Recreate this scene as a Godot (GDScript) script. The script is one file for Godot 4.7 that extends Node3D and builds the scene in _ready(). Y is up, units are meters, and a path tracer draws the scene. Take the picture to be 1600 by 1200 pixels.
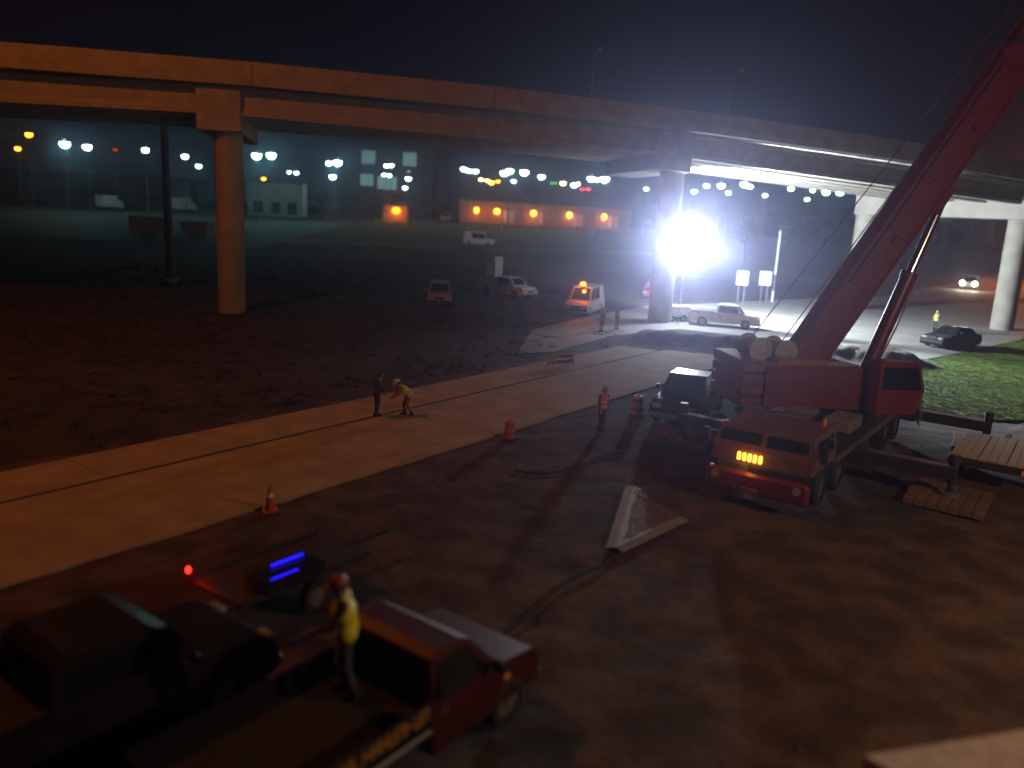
extends Node3D
# Night work site under a highway overpass: sodium-lit road, light tower, red mobile crane.

const ROAD_TURN := 0.9425            # 54 degrees: local x runs along the concrete road, away from the camera
const AX := Vector3(0.588, 0, -0.809)
const AN := Vector3(0.809, 0, 0.588)
var rng := RandomNumberGenerator.new()
var tex := {}
var mats := {}
var used := {}
var kerb_noise := FastNoiseLite.new()

func _ready() -> void:
	rng.seed = 77
	setup_camera_and_sky()
	make_textures()
	make_materials()
	build_terrain()
	build_roads()
	build_overpass()
	build_near_wall()
	build_light_tower()
	build_sodium_lamps()
	build_far_buildings()
	build_far_lamps()
	build_trees()
	build_crane()
	build_vehicles()
	build_flatbed_truck()
	build_people()
	build_site_clutter()
	build_plants()

# ------------------------------------------------------------------ camera, sky, exposure
func setup_camera_and_sky() -> void:
	var cam := Camera3D.new()
	cam.name = "camera"
	cam.fov = 51.28
	cam.near = 0.1
	cam.far = 6000.0
	cam.position = Vector3(0, 8, 0)
	cam.rotation_degrees = Vector3(-12, 0, 3)
	cam.rotation_order = EULER_ORDER_YXZ
	var at := CameraAttributesPhysical.new()
	at.frustum_focal_length = 25.0
	at.exposure_aperture = 0.16
	at.frustum_focus_distance = 34.0
	cam.attributes = at
	add_child(cam)
	cam.fov = 51.28
	cam.current = true
	var sky_mat := ProceduralSkyMaterial.new()
	sky_mat.sky_top_color = Color(0.012, 0.011, 0.034)
	sky_mat.sky_horizon_color = Color(0.022, 0.019, 0.048)
	sky_mat.ground_bottom_color = Color(0.02, 0.02, 0.03)
	sky_mat.ground_horizon_color = Color(0.04, 0.04, 0.07)
	sky_mat.sky_curve = 0.3
	var sky := Sky.new()
	sky.sky_material = sky_mat
	var env := Environment.new()
	env.background_mode = Environment.BG_SKY
	env.sky = sky
	env.tonemap_mode = Environment.TONE_MAPPER_LINEAR
	env.tonemap_exposure = 1.0
	env.sdfgi_enabled = true
	env.ssao_enabled = true
	env.ssil_enabled = true
	env.volumetric_fog_enabled = true
	env.volumetric_fog_density = 0.0016
	env.volumetric_fog_albedo = Color(0.8, 0.82, 1.0)
	env.volumetric_fog_anisotropy = 0.9
	var we := WorldEnvironment.new()
	we.name = "environment"
	we.environment = env
	add_child(we)

func omni(parent: Node3D, called: String, at: Vector3, col: Color, energy: float, size := 0.1) -> void:
	var l := OmniLight3D.new()
	l.name = called
	l.light_color = col
	l.light_energy = energy
	l.light_size = size
	l.omni_range = 250.0
	l.omni_attenuation = 2.0
	l.shadow_enabled = true
	parent.add_child(l, true)
	l.position = at

# ------------------------------------------------------------------ names and nodes
func numbered(called: String) -> String:
	var n: int = used.get(called, 0)
	used[called] = n + 1
	return called if n == 0 else "%s_%03d" % [called, n]

func thing(called: String, label: String, category: String, at := Vector3.ZERO, turn := 0.0, group := "") -> Node3D:
	var o := Node3D.new()
	o.name = numbered(called)
	add_child(o)
	o.position = at
	o.rotation.y = turn
	tag(o, label, category, group)
	return o

func tag(o: Node, label: String, category: String, group := "") -> void:
	o.set_meta("label", label)
	o.set_meta("category", category)
	if group != "":
		o.set_meta("group", group)

func copy(o: Node3D, label: String, at: Vector3, turn: float) -> Node3D:
	var base: String = o.name
	var r: Node3D = o.duplicate()
	r.name = numbered(base)
	add_child(r)
	r.position = at
	r.rotation.y = turn
	r.set_meta("label", label)
	return r

func S() -> SurfaceTool:
	var st := SurfaceTool.new()
	st.begin(Mesh.PRIMITIVE_TRIANGLES)
	return st

func part(parent: Node, called: String, st: SurfaceTool, m: Material) -> MeshInstance3D:
	var o := MeshInstance3D.new()
	o.name = called if parent != self else numbered(called)
	o.mesh = st.commit()
	o.mesh.surface_set_material(0, m)
	parent.add_child(o, true)
	return o

func mesh_part(parent: Node, called: String, mesh: Mesh, xf := Transform3D.IDENTITY) -> MeshInstance3D:
	var o := MeshInstance3D.new()
	o.name = called
	o.mesh = mesh
	o.transform = xf
	parent.add_child(o, true)
	return o

func structure(called: String, st: SurfaceTool, m: Material) -> MeshInstance3D:
	var o := part(self, called, st, m)
	o.set_meta("kind", "structure")
	return o

# ------------------------------------------------------------------ shapes
func face(st: SurfaceTool, p: Array, out: Vector3, nn := []) -> void:
	var n: Vector3 = (p[1] - p[0]).cross(p[2] - p[0])
	if n.length() < 1e-9 and p.size() > 3:
		n = (p[2] - p[0]).cross(p[3] - p[0])
	n = n.normalized()
	var flip := n.dot(out) < 0.0
	if flip:
		n = -n
	for i in range(1, p.size() - 1):
		var ids := [0, i, i + 1] if flip else [0, i + 1, i]
		for k in ids:
			st.set_normal(nn[k] if nn.size() else n)
			st.add_vertex(p[k])

func box(st: SurfaceTool, c: Vector3, size: Vector3, bev := 0.02, b := Basis.IDENTITY) -> void:
	var h := size * 0.5
	bev = minf(bev, minf(h.x, minf(h.y, h.z)) * 0.6)
	var P := func(i: int, s: Vector3) -> Vector3:
		var q := Vector3((h.x - (0.0 if i == 0 else bev)) * s.x, (h.y - (0.0 if i == 1 else bev)) * s.y, (h.z - (0.0 if i == 2 else bev)) * s.z)
		return c + b * q
	for i in 3:
		var j := (i + 1) % 3
		var k := (i + 2) % 3
		for s in [-1.0, 1.0]:
			var v := Vector3.ZERO
			v[i] = s
			var pts := []
			for q in [[-1, -1], [1, -1], [1, 1], [-1, 1]]:
				v[j] = q[0]
				v[k] = q[1]
				pts.append(P.call(i, v))
			var o := Vector3.ZERO
			o[i] = s
			face(st, pts, b * o)
		if bev > 0.0:
			for q in [[-1, -1], [1, -1], [1, 1], [-1, 1]]:
				var v := Vector3.ZERO
				v[i] = q[0]
				v[j] = q[1]
				var lo := v
				lo[k] = -1
				var hi := v
				hi[k] = 1
				face(st, [P.call(i, lo), P.call(i, hi), P.call(j, hi), P.call(j, lo)], b * v)
	if bev > 0.0:
		for x in [-1, 1]:
			for y in [-1, 1]:
				for z in [-1, 1]:
					var v := Vector3(x, y, z)
					face(st, [P.call(0, v), P.call(1, v), P.call(2, v)], b * v)

func tube(st: SurfaceTool, a: Vector3, b: Vector3, r0: float, r1 := -1.0, n := 12, caps := true) -> void:
	if r1 < 0.0:
		r1 = r0
	var ax := (b - a).normalized()
	var u := ax.cross(Vector3.UP if absf(ax.y) < 0.95 else Vector3.RIGHT).normalized()
	var v := ax.cross(u)
	var ca := []
	var cb := []
	for i in n:
		var t := TAU * i / n
		var t2 := TAU * (i + 1) / n
		var d0 := u * cos(t) + v * sin(t)
		var d1 := u * cos(t2) + v * sin(t2)
		face(st, [a + d0 * r0, a + d1 * r0, b + d1 * r1, b + d0 * r1], d0 + d1, [d0, d1, d1, d0])
		ca.append(a + d0 * r0)
		cb.append(b + d0 * r1)
	if caps:
		if r0 > 0.002:
			face(st, ca, -ax)
		if r1 > 0.002:
			face(st, cb, ax)

func ball(st: SurfaceTool, c: Vector3, r: Vector3, n := 12, lo := -1.0, hi := 1.0) -> void:
	var rows := n / 2
	for j in rows:
		var f0: float = asin(lo) + (asin(hi) - asin(lo)) * j / rows
		var f1: float = asin(lo) + (asin(hi) - asin(lo)) * (j + 1) / rows
		for i in n:
			var t0 := TAU * i / n
			var t1 := TAU * (i + 1) / n
			var d := [Vector3(cos(f0) * cos(t0), sin(f0), cos(f0) * sin(t0)), Vector3(cos(f0) * cos(t1), sin(f0), cos(f0) * sin(t1)), Vector3(cos(f1) * cos(t1), sin(f1), cos(f1) * sin(t1)), Vector3(cos(f1) * cos(t0), sin(f1), cos(f1) * sin(t0))]
			var p := []
			var nn := []
			for q in d:
				p.append(c + q * r)
				nn.append((q / r).normalized())
			face(st, p, nn[0] + nn[2], nn)

# side profile in x-y, from z0 to z1; the points of the second list may be pulled in at the top (tumblehome)
func prism(st: SurfaceTool, poly: PackedVector2Array, z0: float, z1: float, b := Transform3D.IDENTITY, tuck := 0.0, tuck_from := 0.0) -> void:
	var top := -1e9
	var cen := Vector2.ZERO
	for p in poly:
		top = maxf(top, p.y)
		cen += p / poly.size()
	var Z := func(p: Vector2, z: float) -> Vector3:
		var k := 0.0
		if tuck > 0.0 and p.y > tuck_from:
			k = tuck * (p.y - tuck_from) / maxf(0.01, top - tuck_from)
		return b * Vector3(p.x, p.y, z - signf(z - (z0 + z1) * 0.5) * k)
	var cw := Geometry2D.is_polygon_clockwise(poly)
	for i in poly.size():
		var p := poly[i]
		var q := poly[(i + 1) % poly.size()]
		var e := q - p
		var o := Vector2(e.y, -e.x) if not cw else Vector2(-e.y, e.x)
		face(st, [Z.call(p, z0), Z.call(q, z0), Z.call(q, z1), Z.call(p, z1)], b.basis * Vector3(o.x, o.y, 0))
	var tri := Geometry2D.triangulate_polygon(poly)
	for i in range(0, tri.size(), 3):
		for z in [z0, z1]:
			face(st, [Z.call(poly[tri[i]], z), Z.call(poly[tri[i + 1]], z), Z.call(poly[tri[i + 2]], z)], b.basis * Vector3(0, 0, z - (z0 + z1) * 0.5))

func path_tube(st: SurfaceTool, pts: Array, r: float, n := 8) -> void:
	for i in pts.size() - 1:
		tube(st, pts[i], pts[i + 1], r, r, n, true)

func V2(a: Array) -> PackedVector2Array:
	var p := PackedVector2Array()
	for i in range(0, a.size(), 2):
		p.append(Vector2(a[i], a[i + 1]))
	return p

# ------------------------------------------------------------------ textures and materials
func noise_image(key: String, freq: float, octaves: int, seed_: int, lo: float, hi: float, contrast := 1.0) -> void:
	var n := FastNoiseLite.new()
	n.seed = seed_
	n.noise_type = FastNoiseLite.TYPE_SIMPLEX
	n.frequency = freq
	n.fractal_octaves = octaves
	var im := n.get_seamless_image(512, 512)
	var out := Image.create(512, 512, false, Image.FORMAT_RGB8)
	for y in 512:
		for x in 512:
			var v := clampf((im.get_pixel(x, y).r - 0.5) * contrast + 0.5, 0.0, 1.0)
			v = lerpf(lo, hi, v)
			out.set_pixel(x, y, Color(v, v, v))
	tex[key] = ImageTexture.create_from_image(out)
	var bump := Image.create(512, 512, false, Image.FORMAT_RGB8)
	bump.copy_from(out)
	bump.bump_map_to_normal_map(6.0)
	tex[key + "_n"] = ImageTexture.create_from_image(bump)

func make_textures() -> void:
	noise_image("grain", 0.09, 4, 3, 0.82, 1.0, 1.4)
	noise_image("blotch", 0.009, 6, 8, 0.6, 1.0, 1.5)
	noise_image("stain", 0.007, 6, 21, 0.86, 1.0, 1.2)

func mat(key: String, lin: Color, rough := 0.8, metal := 0.0, texture := "", scale := 0.5, bump := 0.0, world := false) -> StandardMaterial3D:
	if mats.has(key):
		return mats[key]
	var m := StandardMaterial3D.new()
	m.resource_name = key
	m.albedo_color = lin.linear_to_srgb()
	m.roughness = rough
	m.metallic = metal
	if texture != "":
		m.albedo_texture = tex[texture]
		m.uv1_triplanar = true
		m.uv1_world_triplanar = world
		m.uv1_scale = Vector3.ONE * scale
		if bump > 0.0:
			m.normal_enabled = true
			m.normal_texture = tex["grain_n" if texture == "grain" else texture + "_n"]
			m.normal_scale = bump
	mats[key] = m
	return m

func glow(key: String, col: Color, energy: float) -> StandardMaterial3D:
	if mats.has(key):
		return mats[key]
	var m := StandardMaterial3D.new()
	m.resource_name = key
	m.albedo_color = col
	m.roughness = 0.4
	m.emission_enabled = true
	m.emission = col
	m.emission_energy_multiplier = energy
	mats[key] = m
	return m

func make_materials() -> void:
	mat("dirt", Color(0.105, 0.072, 0.054), 0.95, 0.0, "blotch", 0.11, 0.5, true)
	var dm: StandardMaterial3D = mats["dirt"]
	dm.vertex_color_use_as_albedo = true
	dm.detail_enabled = true
	dm.detail_blend_mode = BaseMaterial3D.BLEND_MODE_MUL
	dm.detail_albedo = tex["grain"]
	dm.uv2_triplanar = true
	dm.uv2_world_triplanar = true
	dm.uv2_scale = Vector3.ONE * 0.9
	mat("concrete_road", Color(0.34, 0.29, 0.185), 0.85, 0.0, "stain", 0.13, 0.12, true)
	mat("street", Color(0.27, 0.27, 0.25), 0.7, 0.0, "stain", 0.08, 0.4, true)
	mat("asphalt", Color(0.055, 0.055, 0.06), 0.85, 0.0, "grain", 0.4, 0.5, true)
	mat("tar", Color(0.03, 0.028, 0.026), 0.8, 0.0, "grain", 0.6, 0.3, true)
	mat("paint_line", Color(0.55, 0.55, 0.5), 0.7, 0.0, "grain", 0.8, 0.2, true)
	mat("lot", Color(0.1, 0.11, 0.11), 0.8, 0.0, "stain", 0.05, 0.3, true)
	mat("concrete", Color(0.34, 0.32, 0.275), 0.85, 0.0, "stain", 0.16, 0.1, true)
	mat("wall_concrete", Color(0.55, 0.53, 0.48), 0.85, 0.0, "stain", 0.9, 0.6, true)
	mat("grass", Color(0.12, 0.2, 0.02), 0.75)
	mats["grass"].backlight_enabled = true
	mats["grass"].backlight = Color(0.03, 0.06, 0.01)
	mat("dry_weed", Color(0.045, 0.036, 0.02), 0.85)
	mat("turf", Color(0.07, 0.115, 0.022), 0.95, 0.0, "blotch", 0.3, 0.8, true)
	mat("leaf", Color(0.035, 0.06, 0.022), 0.7)
	mat("bark", Color(0.06, 0.045, 0.032), 0.9, 0.0, "grain", 1.5, 0.6)
	mat("crane_red", Color(0.16, 0.012, 0.02), 0.38, 0.0, "stain", 0.5, 0.15)
	mat("crane_tan", Color(0.15, 0.08, 0.06), 0.45, 0.0, "stain", 0.6, 0.2)
	mat("dark_steel", Color(0.035, 0.035, 0.04), 0.55, 0.3, "stain", 0.7, 0.2)
	mat("steel", Color(0.28, 0.28, 0.29), 0.42, 0.7, "stain", 0.8, 0.2)
	mat("chrome", Color(0.7, 0.7, 0.72), 0.18, 1.0)
	mat("rubber", Color(0.018, 0.018, 0.019), 0.85, 0.0, "grain", 1.5, 0.4)
	mat("dark_glass", Color(0.012, 0.014, 0.017), 0.06)
	mat("white_paint", Color(0.72, 0.72, 0.7), 0.35, 0.0, "stain", 0.4, 0.1)
	mat("grey_paint", Color(0.22, 0.22, 0.23), 0.35, 0.1, "stain", 0.4, 0.1)
	mat("silver_paint", Color(0.42, 0.42, 0.43), 0.35, 0.3, "stain", 0.4, 0.1)
	mat("black_paint", Color(0.016, 0.016, 0.02), 0.22, 0.0, "stain", 0.4, 0.08)
	mat("red_paint", Color(0.06, 0.005, 0.008), 0.4, 0.0, "stain", 0.5, 0.1)
	mat("timber", Color(0.14, 0.085, 0.05), 0.9, 0.0, "stain", 1.3, 0.5)
	mat("timber_pale", Color(0.36, 0.31, 0.22), 0.85, 0.0, "stain", 1.1, 0.5)
	mat("timber_dark", Color(0.15, 0.085, 0.05), 0.9, 0.0, "stain", 1.7, 0.5)
	mat("timber_black", Color(0.022, 0.019, 0.017), 0.9, 0.0, "stain", 1.7, 0.5)
	mat("orange_plastic", Color(0.62, 0.12, 0.02), 0.5, 0.0, "stain", 1.5, 0.1)
	mat("white_band", Color(0.75, 0.75, 0.72), 0.4)
	mat("yellow_board", Color(0.6, 0.33, 0.03), 0.6, 0.0, "stain", 1.2, 0.2)
	mat("gold_letters", Color(0.55, 0.28, 0.05), 0.5)
	mat("tarp", Color(0.2, 0.195, 0.185), 0.7, 0.0, "stain", 0.7, 0.5)
	mat("tarp_grey", Color(0.1, 0.085, 0.075), 0.8, 0.0, "stain", 0.7, 0.3)
	mat("sign_face", Color(0.38, 0.4, 0.4), 0.5, 0.0, "stain", 0.6, 0.1)
	mat("building_pale", Color(0.4, 0.42, 0.36), 0.85, 0.0, "stain", 0.05, 0.2, true)
	mat("building_dark", Color(0.045, 0.045, 0.05), 0.85, 0.0, "stain", 0.05, 0.2, true)
	mat("building_tan", Color(0.3, 0.22, 0.14), 0.85, 0.0, "stain", 0.05, 0.2, true)
	mat("rust_box", Color(0.3, 0.13, 0.05), 0.8, 0.0, "stain", 0.3, 0.2)
	mat("lens_amber", Color(0.6, 0.25, 0.02), 0.3)
	mat("lens_red", Color(0.35, 0.01, 0.01), 0.25)
	mat("lens_clear", Color(0.3, 0.3, 0.3), 0.12)
	mat("rope", Color(0.1, 0.1, 0.1), 0.5, 0.5)
	var pm := mat("person", Color(1, 1, 1), 0.85)
	pm.vertex_color_use_as_albedo = true
	var hv := mat("hi_vis", Color(1, 1, 1), 0.6)
	hv.vertex_color_use_as_albedo = true
	glow("glow_flood", Color(0.93, 0.97, 1.0), 90.0)
	glow("glow_w", Color(0.8, 1.0, 0.95), 24.0)
	glow("glow_y", Color(1.0, 0.86, 0.55), 12.0)
	glow("glow_o", Color(1.0, 0.62, 0.14), 13.0)
	glow("glow_d", Color(1.0, 0.42, 0.05), 0.55)
	glow("glow_g", Color(0.3, 0.9, 0.55), 1.6)
	glow("glow_r", Color(1.0, 0.08, 0.14), 5.0)
	glow("glow_sodium", Color(1.0, 0.5, 0.1), 40.0)
	glow("glow_window", Color(0.6, 0.78, 0.8), 0.22)
	glow("glow_amber", Color(1.0, 0.5, 0.06), 9.0)
	glow("glow_marker", Color(1.0, 0.72, 0.25), 3.2)
	glow("glow_blue", Color(0.1, 0.08, 1.0), 2.2)
	glow("glow_tail", Color(1.0, 0.22, 0.14), 3.0)
	glow("glow_head", Color(1.0, 0.95, 0.85), 8.0)

# ------------------------------------------------------------------ ground
func smooth(a: float, b: float, x: float) -> float:
	var t := clampf((x - a) / (b - a), 0.0, 1.0)
	return t * t * (3.0 - 2.0 * t)

func rise(z: float) -> float:
	return 4.7 * smooth(115.0, 265.0, -z)

func ground_y(x: float, z: float) -> float:
	var y := rise(z)
	# spoil bank between the work area and the street
	var a := Vector2(9.5, -53.5)
	var b := Vector2(24, -50.5)
	var p := Vector2(x, z)
	var t := clampf((p - a).dot(b - a) / (b - a).length_squared(), 0.0, 1.0)
	var dd := p.distance_to(a.lerp(b, t))
	y += (0.9 + 0.3 * kerb_noise.get_noise_2d(x * 6.0, z * 6.0)) * exp(-pow(dd / 2.0, 2.0))
	return y

func build_terrain() -> void:
	kerb_noise.seed = 5
	kerb_noise.frequency = 0.12
	kerb_noise.fractal_octaves = 4
	var xs := []
	var zs := []
	var x := -44.0
	while x <= 60.0:
		xs.append(x)
		x += 0.4
	var step := 1.0
	while xs[-1] < 1800.0:
		xs.append(xs[-1] + step)
		xs.push_front(xs[0] - step)
		step *= 1.16
	var z := -86.0
	while z <= 6.0:
		zs.append(z)
		z += 0.4
	step = 1.0
	while zs[0] > -1900.0:
		zs.push_front(zs[0] - step)
		if zs[-1] < 300.0:
			zs.append(zs[-1] + step)
		step = minf(step * 1.12, 60.0)
	var v := PackedVector3Array()
	var soil := PackedColorArray()
	var ids := PackedInt32Array()
	for j in zs.size():
		for i in xs.size():
			var y := ground_y(xs[i], zs[j])
			if absf(xs[i]) < 62.0 and zs[j] > -88.0:
				y -= absf(kerb_noise.get_noise_2d(xs[i] * 3.0, zs[j] * 3.0)) * 0.09 + absf(kerb_noise.get_noise_2d(xs[i] * 17.0, zs[j] * 17.0)) * 0.05
			v.append(Vector3(xs[i], y - 0.01, zs[j]))
			# left of the road lies old dark field soil, to the right fresh graded dirt
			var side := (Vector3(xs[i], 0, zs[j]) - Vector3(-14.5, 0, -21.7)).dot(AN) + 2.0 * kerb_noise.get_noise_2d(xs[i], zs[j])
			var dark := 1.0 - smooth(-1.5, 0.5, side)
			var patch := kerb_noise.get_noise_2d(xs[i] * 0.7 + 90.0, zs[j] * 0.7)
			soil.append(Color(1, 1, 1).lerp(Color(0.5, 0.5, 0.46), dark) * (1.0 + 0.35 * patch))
	var w := xs.size()
	for j in zs.size() - 1:
		for i in w - 1:
			var k := j * w + i
			ids.append_array([k, k + 1, k + w, k + 1, k + w + 1, k + w])
	var arr := []
	arr.resize(Mesh.ARRAY_MAX)
	arr[Mesh.ARRAY_VERTEX] = v
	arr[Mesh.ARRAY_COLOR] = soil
	arr[Mesh.ARRAY_INDEX] = ids
	var am := ArrayMesh.new()
	am.add_surface_from_arrays(Mesh.PRIMITIVE_TRIANGLES, arr)
	var st := SurfaceTool.new()
	st.create_from(am, 0)
	st.generate_normals()
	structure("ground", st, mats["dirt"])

func sheet(st: SurfaceTool, pts: Array, y: float) -> void:
	var poly := V2(pts)
	var tri := Geometry2D.triangulate_polygon(poly)
	for i in range(0, tri.size(), 3):
		var q := []
		for k in 3:
			var p := poly[tri[i + k]]
			q.append(Vector3(p.x, y, p.y))
		face(st, q, Vector3.UP)

func strip(st: SurfaceTool, a: Vector3, b: Vector3, w: float, y: float, steps := 1) -> void:
	var d := (b - a).normalized()
	var s := Vector3(-d.z, 0, d.x) * w * 0.5
	for i in steps:
		var p := a.lerp(b, float(i) / steps)
		var q := a.lerp(b, float(i + 1) / steps)
		var g := func(t: Vector3) -> Vector3: return Vector3(t.x, rise(t.z) + y, t.z)
		face(st, [g.call(p - s), g.call(q - s), g.call(q + s), g.call(p + s)], Vector3.UP)

func build_roads() -> void:
	# concrete roadway: 2.45 m shoulder, tar joint, 5 m lane; slabs with sawn joints
	var o := Vector3(-14.5, 0, -21.7)
	var joint := S()
	strip(joint, o + AN * 3.68 - AX * 30, o + AN * 3.68 + AX * 38.3, 7.36, 0.012)
	structure("road_joint", joint, mats["tar"])
	var lane := Node3D.new()
	lane.name = "road"
	lane.set_meta("kind", "structure")
	add_child(lane)
	var k := 0
	var s := -30.0
	while s < 37.0:
		for q in [[0.0, 2.42], [2.62, 7.4]]:
			var st := S()
			var u0: float = q[0]
			var u1: float = q[1]
			var c := o + AX * (s + 2.27) + AN * (u0 + u1) * 0.5
			box(st, Vector3(0, 0, 0), Vector3(4.54, 0.1, u1 - u0), 0.004)
			var m := part(lane, "slab", st, mats["concrete_road"])
			m.position = c + Vector3(0, -0.02 + 0.002 * (k % 3), 0)
			m.rotation.y = ROAD_TURN
			k += 1
		s += 4.55
	# street under the overpass and the ramp that climbs away from it
	var st2 := S()
	sheet(st2, [0.2, -46.2, 2.4, -47.6, 7.2, -56.2, 12.5, -61.0, 21, -57.5, 27.2, -52.3, 33, -57.5, 42, -66, 52, -80, 66, -104, 60, -112, 46, -104, 31, -92, 22, -84.5, 12.5, -76.5, 6, -66, 1.2, -56.5], 0.016)
	structure("street", st2, mats["street"])
	var st3 := S()
	strip(st3, Vector3(56, 0, -106), Vector3(190, 0, -262), 13.0, 0.06, 40)
	structure("ramp_road", st3, mats["street"])
	var st4 := S()
	for i in 14:
		var a := Vector3(60 + i * 9.5, 0, -110.6 - i * 11.06)
		strip(st4, a, a + Vector3(2.6, 0, -3.03), 0.14, 0.085)
	structure("ramp_lane_marking", st4, mats["paint_line"])
	# car park on the far rise
	var lot := S()
	strip(lot, Vector3(-175, 0, -172), Vector3(-46, 0, -172), 76.0, 0.05, 1)
	var lot2 := S()
	for j in 40:
		var z0 := -134.0 - j * 2.0
		var z1 := z0 - 2.0
		face(lot2, [Vector3(-175, rise(z0) + 0.06, z0), Vector3(-44, rise(z0) + 0.06, z0), Vector3(-44, rise(z1) + 0.06, z1), Vector3(-175, rise(z1) + 0.06, z1)], Vector3.UP)
	structure("car_park", lot2, mats["lot"])
	var lines := S()
	for i in 22:
		for row in [-142.0, -168.0, -194.0]:
			strip(lines, Vector3(-165 + i * 5.4, 0, row), Vector3(-165 + i * 5.4 + 2.5, 0, row - 11.0), 0.2, 0.1, 3)
	structure("parking_bay_marking", lines, mats["paint_line"])
	var turf := S()
	for j in 14:
		var z0 := -120.0 - j * 8.0
		var z1 := z0 - 8.0
		face(turf, [Vector3(-42, rise(z0) + 0.05, z0), Vector3(50, rise(z0) + 0.05, z0), Vector3(50, rise(z1) + 0.05, z1), Vector3(-42, rise(z1) + 0.05, z1)], Vector3.UP)
	structure("far_lawn", turf, mats["turf"])
	var far_st := S()
	strip(far_st, Vector3(-44, 0, -152), Vector3(46, 0, -172), 9.0, 0.09, 12)
	structure("far_road", far_st, mats["lot"])
	var verge := S()
	sheet(verge, [17.5, -37.6, 21, -35.2, 30, -36.5, 46, -52, 42, -65.6, 33, -57.2, 27.4, -52.0, 23, -46], 0.01)
	structure("grass_verge", verge, mats["turf"])

# ------------------------------------------------------------------ overpass
func build_overpass() -> void:
	var L := Vector3(-20.6, 0, -57.8)
	var dirx := Vector3(0.9752, 0, -0.2215)
	var node := thing("overpass", "long concrete highway overpass on columns crossing the whole picture", "overpass", L, asin(0.2215))
	var top := 16.98
	var crest := func(x: float) -> float: return -0.0006 * x * x
	var tilt := func(x: float) -> Basis: return Basis(Vector3(0, 0, 1), atan(-0.0012 * x))
	# local: x along the bridge, -z away from the camera, near face of the parapet at z = 1.8
	var P := func(x: float, y: float, u: float) -> Vector3: return Vector3(x, top + crest.call(x) + y, 1.8 - u)
	for i in 9:                                      # deck and parapets in pour lengths
		var x0 := -48.0 + i * 16.6
		var st := S()
		var g: Basis = tilt.call(x0 + 8.28)
		box(st, P.call(x0 + 8.28, -1.27, 6.5), Vector3(16.57, 0.55, 13.0), 0.03, g)
		part(node, "deck_slab", st, mats["concrete"])
		for u in [0.2, 12.8]:
			var sp := S()
			var prof := V2([-0.2, -1.0, 0.2, -1.0, 0.2, -0.75, 0.08, -0.4, 0.06, 0.0, -0.16, 0.0])
			var tr := Transform3D(Basis(Vector3(0, 0, -1 if u < 1 else 1), g.y, g.x), P.call(x0 + 8.28, 0, u))
			prism(sp, prof, -8.27, 8.27, tr)
			part(node, "parapet", sp, mats["concrete"])
	var bents := [-33.15, 0.0, 33.15, 66.3]
	for sidx in 5:                                   # prestressed girders, span by span
		var xa: float = -66.0 if sidx == 0 else bents[sidx - 1]
		var xb: float = 99.5 if sidx == 4 else bents[sidx]
		if sidx == 0:
			xa = -50.0
		for u in [1.05, 3.75, 6.45, 9.15, 11.85]:
			var st := S()
			var prof := V2([-0.36, -3.4, 0.36, -3.4, 0.36, -3.12, 0.13, -2.86, 0.13, -1.95, 0.34, -1.76, 0.34, -1.57, -0.34, -1.57, -0.34, -1.76, -0.13, -1.95, -0.13, -2.86, -0.36, -3.12])
			var len_: float = xb - xa - 1.5
			var xm := (xa + xb) * 0.5
			var g: Basis = tilt.call(xm)
			var mid: Vector3 = P.call(xm, 0, u)
			mid.y = top + (crest.call(xa) + crest.call(xb)) * 0.5 + 0.02
			var tr := Transform3D(Basis(Vector3(0, 0, -1), g.y, g.x), mid)
			prism(st, prof, -len_ * 0.5, len_ * 0.5, tr)
			part(node, "girder", st, mats["concrete"])
	for i in 4:
		var bx: float = bents[i]
		var st := S()
		if i < 3:
			box(st, P.call(bx - 0.45, -3.05, 6.6), Vector3(2.9, 2.95, 12.3), 0.08, tilt.call(bx))
		else:                                        # straddle bent: cap runs skewed back to a second column
			var far := node.to_local(Vector3(35.7, 0, -85.0))
			var a := Vector3(bx, top + crest.call(bx) - 3.55, 1.7)
			var dirb := Vector3(far.x - bx, 0, far.z).normalized()
			var bb := Basis(dirb, Vector3.UP, dirb.cross(Vector3.UP))
			box(st, a + dirb * 8.0, Vector3(18.0, 2.1, 2.1), 0.08, bb)
			var col2 := S()
			tube(col2, Vector3(far.x, -0.4, far.z), Vector3(far.x, top + crest.call(bx) - 4.5, far.z), 0.98, 0.98, 28)
			part(node, "column", col2, mats["concrete"])
		part(node, "pier_cap", st, mats["concrete"])
		if i == 0:
			continue
		var sc := S()
		var ch: float = top + crest.call(bx) - 4.45
		tube(sc, Vector3(bx, -0.4, 0), Vector3(bx, ch - 0.05, 0), 0.95, 0.95, 28, false)
		part(node, "column", sc, mats["concrete"])
	# unlit lamp posts standing on the far parapet
	for e in [[29.5, "slim unlit lamp post on the overpass above the light tower"], [43.0, "slim unlit lamp post on the overpass between light tower and crane boom"]]:
		var base: Vector3 = node.to_global(P.call(e[0], 0.0, 12.75))
		var lp := thing("bridge_lamp_post", e[1], "lamp post", base, asin(0.2215), "unlit lamp posts on the overpass")
		var sp := S()
		tube(sp, Vector3(0, 0, 0), Vector3(0, 5.6, 0), 0.09, 0.055, 10)
		tube(sp, Vector3(0, 5.55, 0), Vector3(0, 5.75, 1.1), 0.045, 0.04, 8)
		part(lp, "post", sp, mats["steel"])
		var sh := S()
		box(sh, Vector3(0, 5.76, 1.5), Vector3(0.36, 0.2, 0.95), 0.06)
		part(lp, "lamp_head", sh, mats["silver_paint"])

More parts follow.
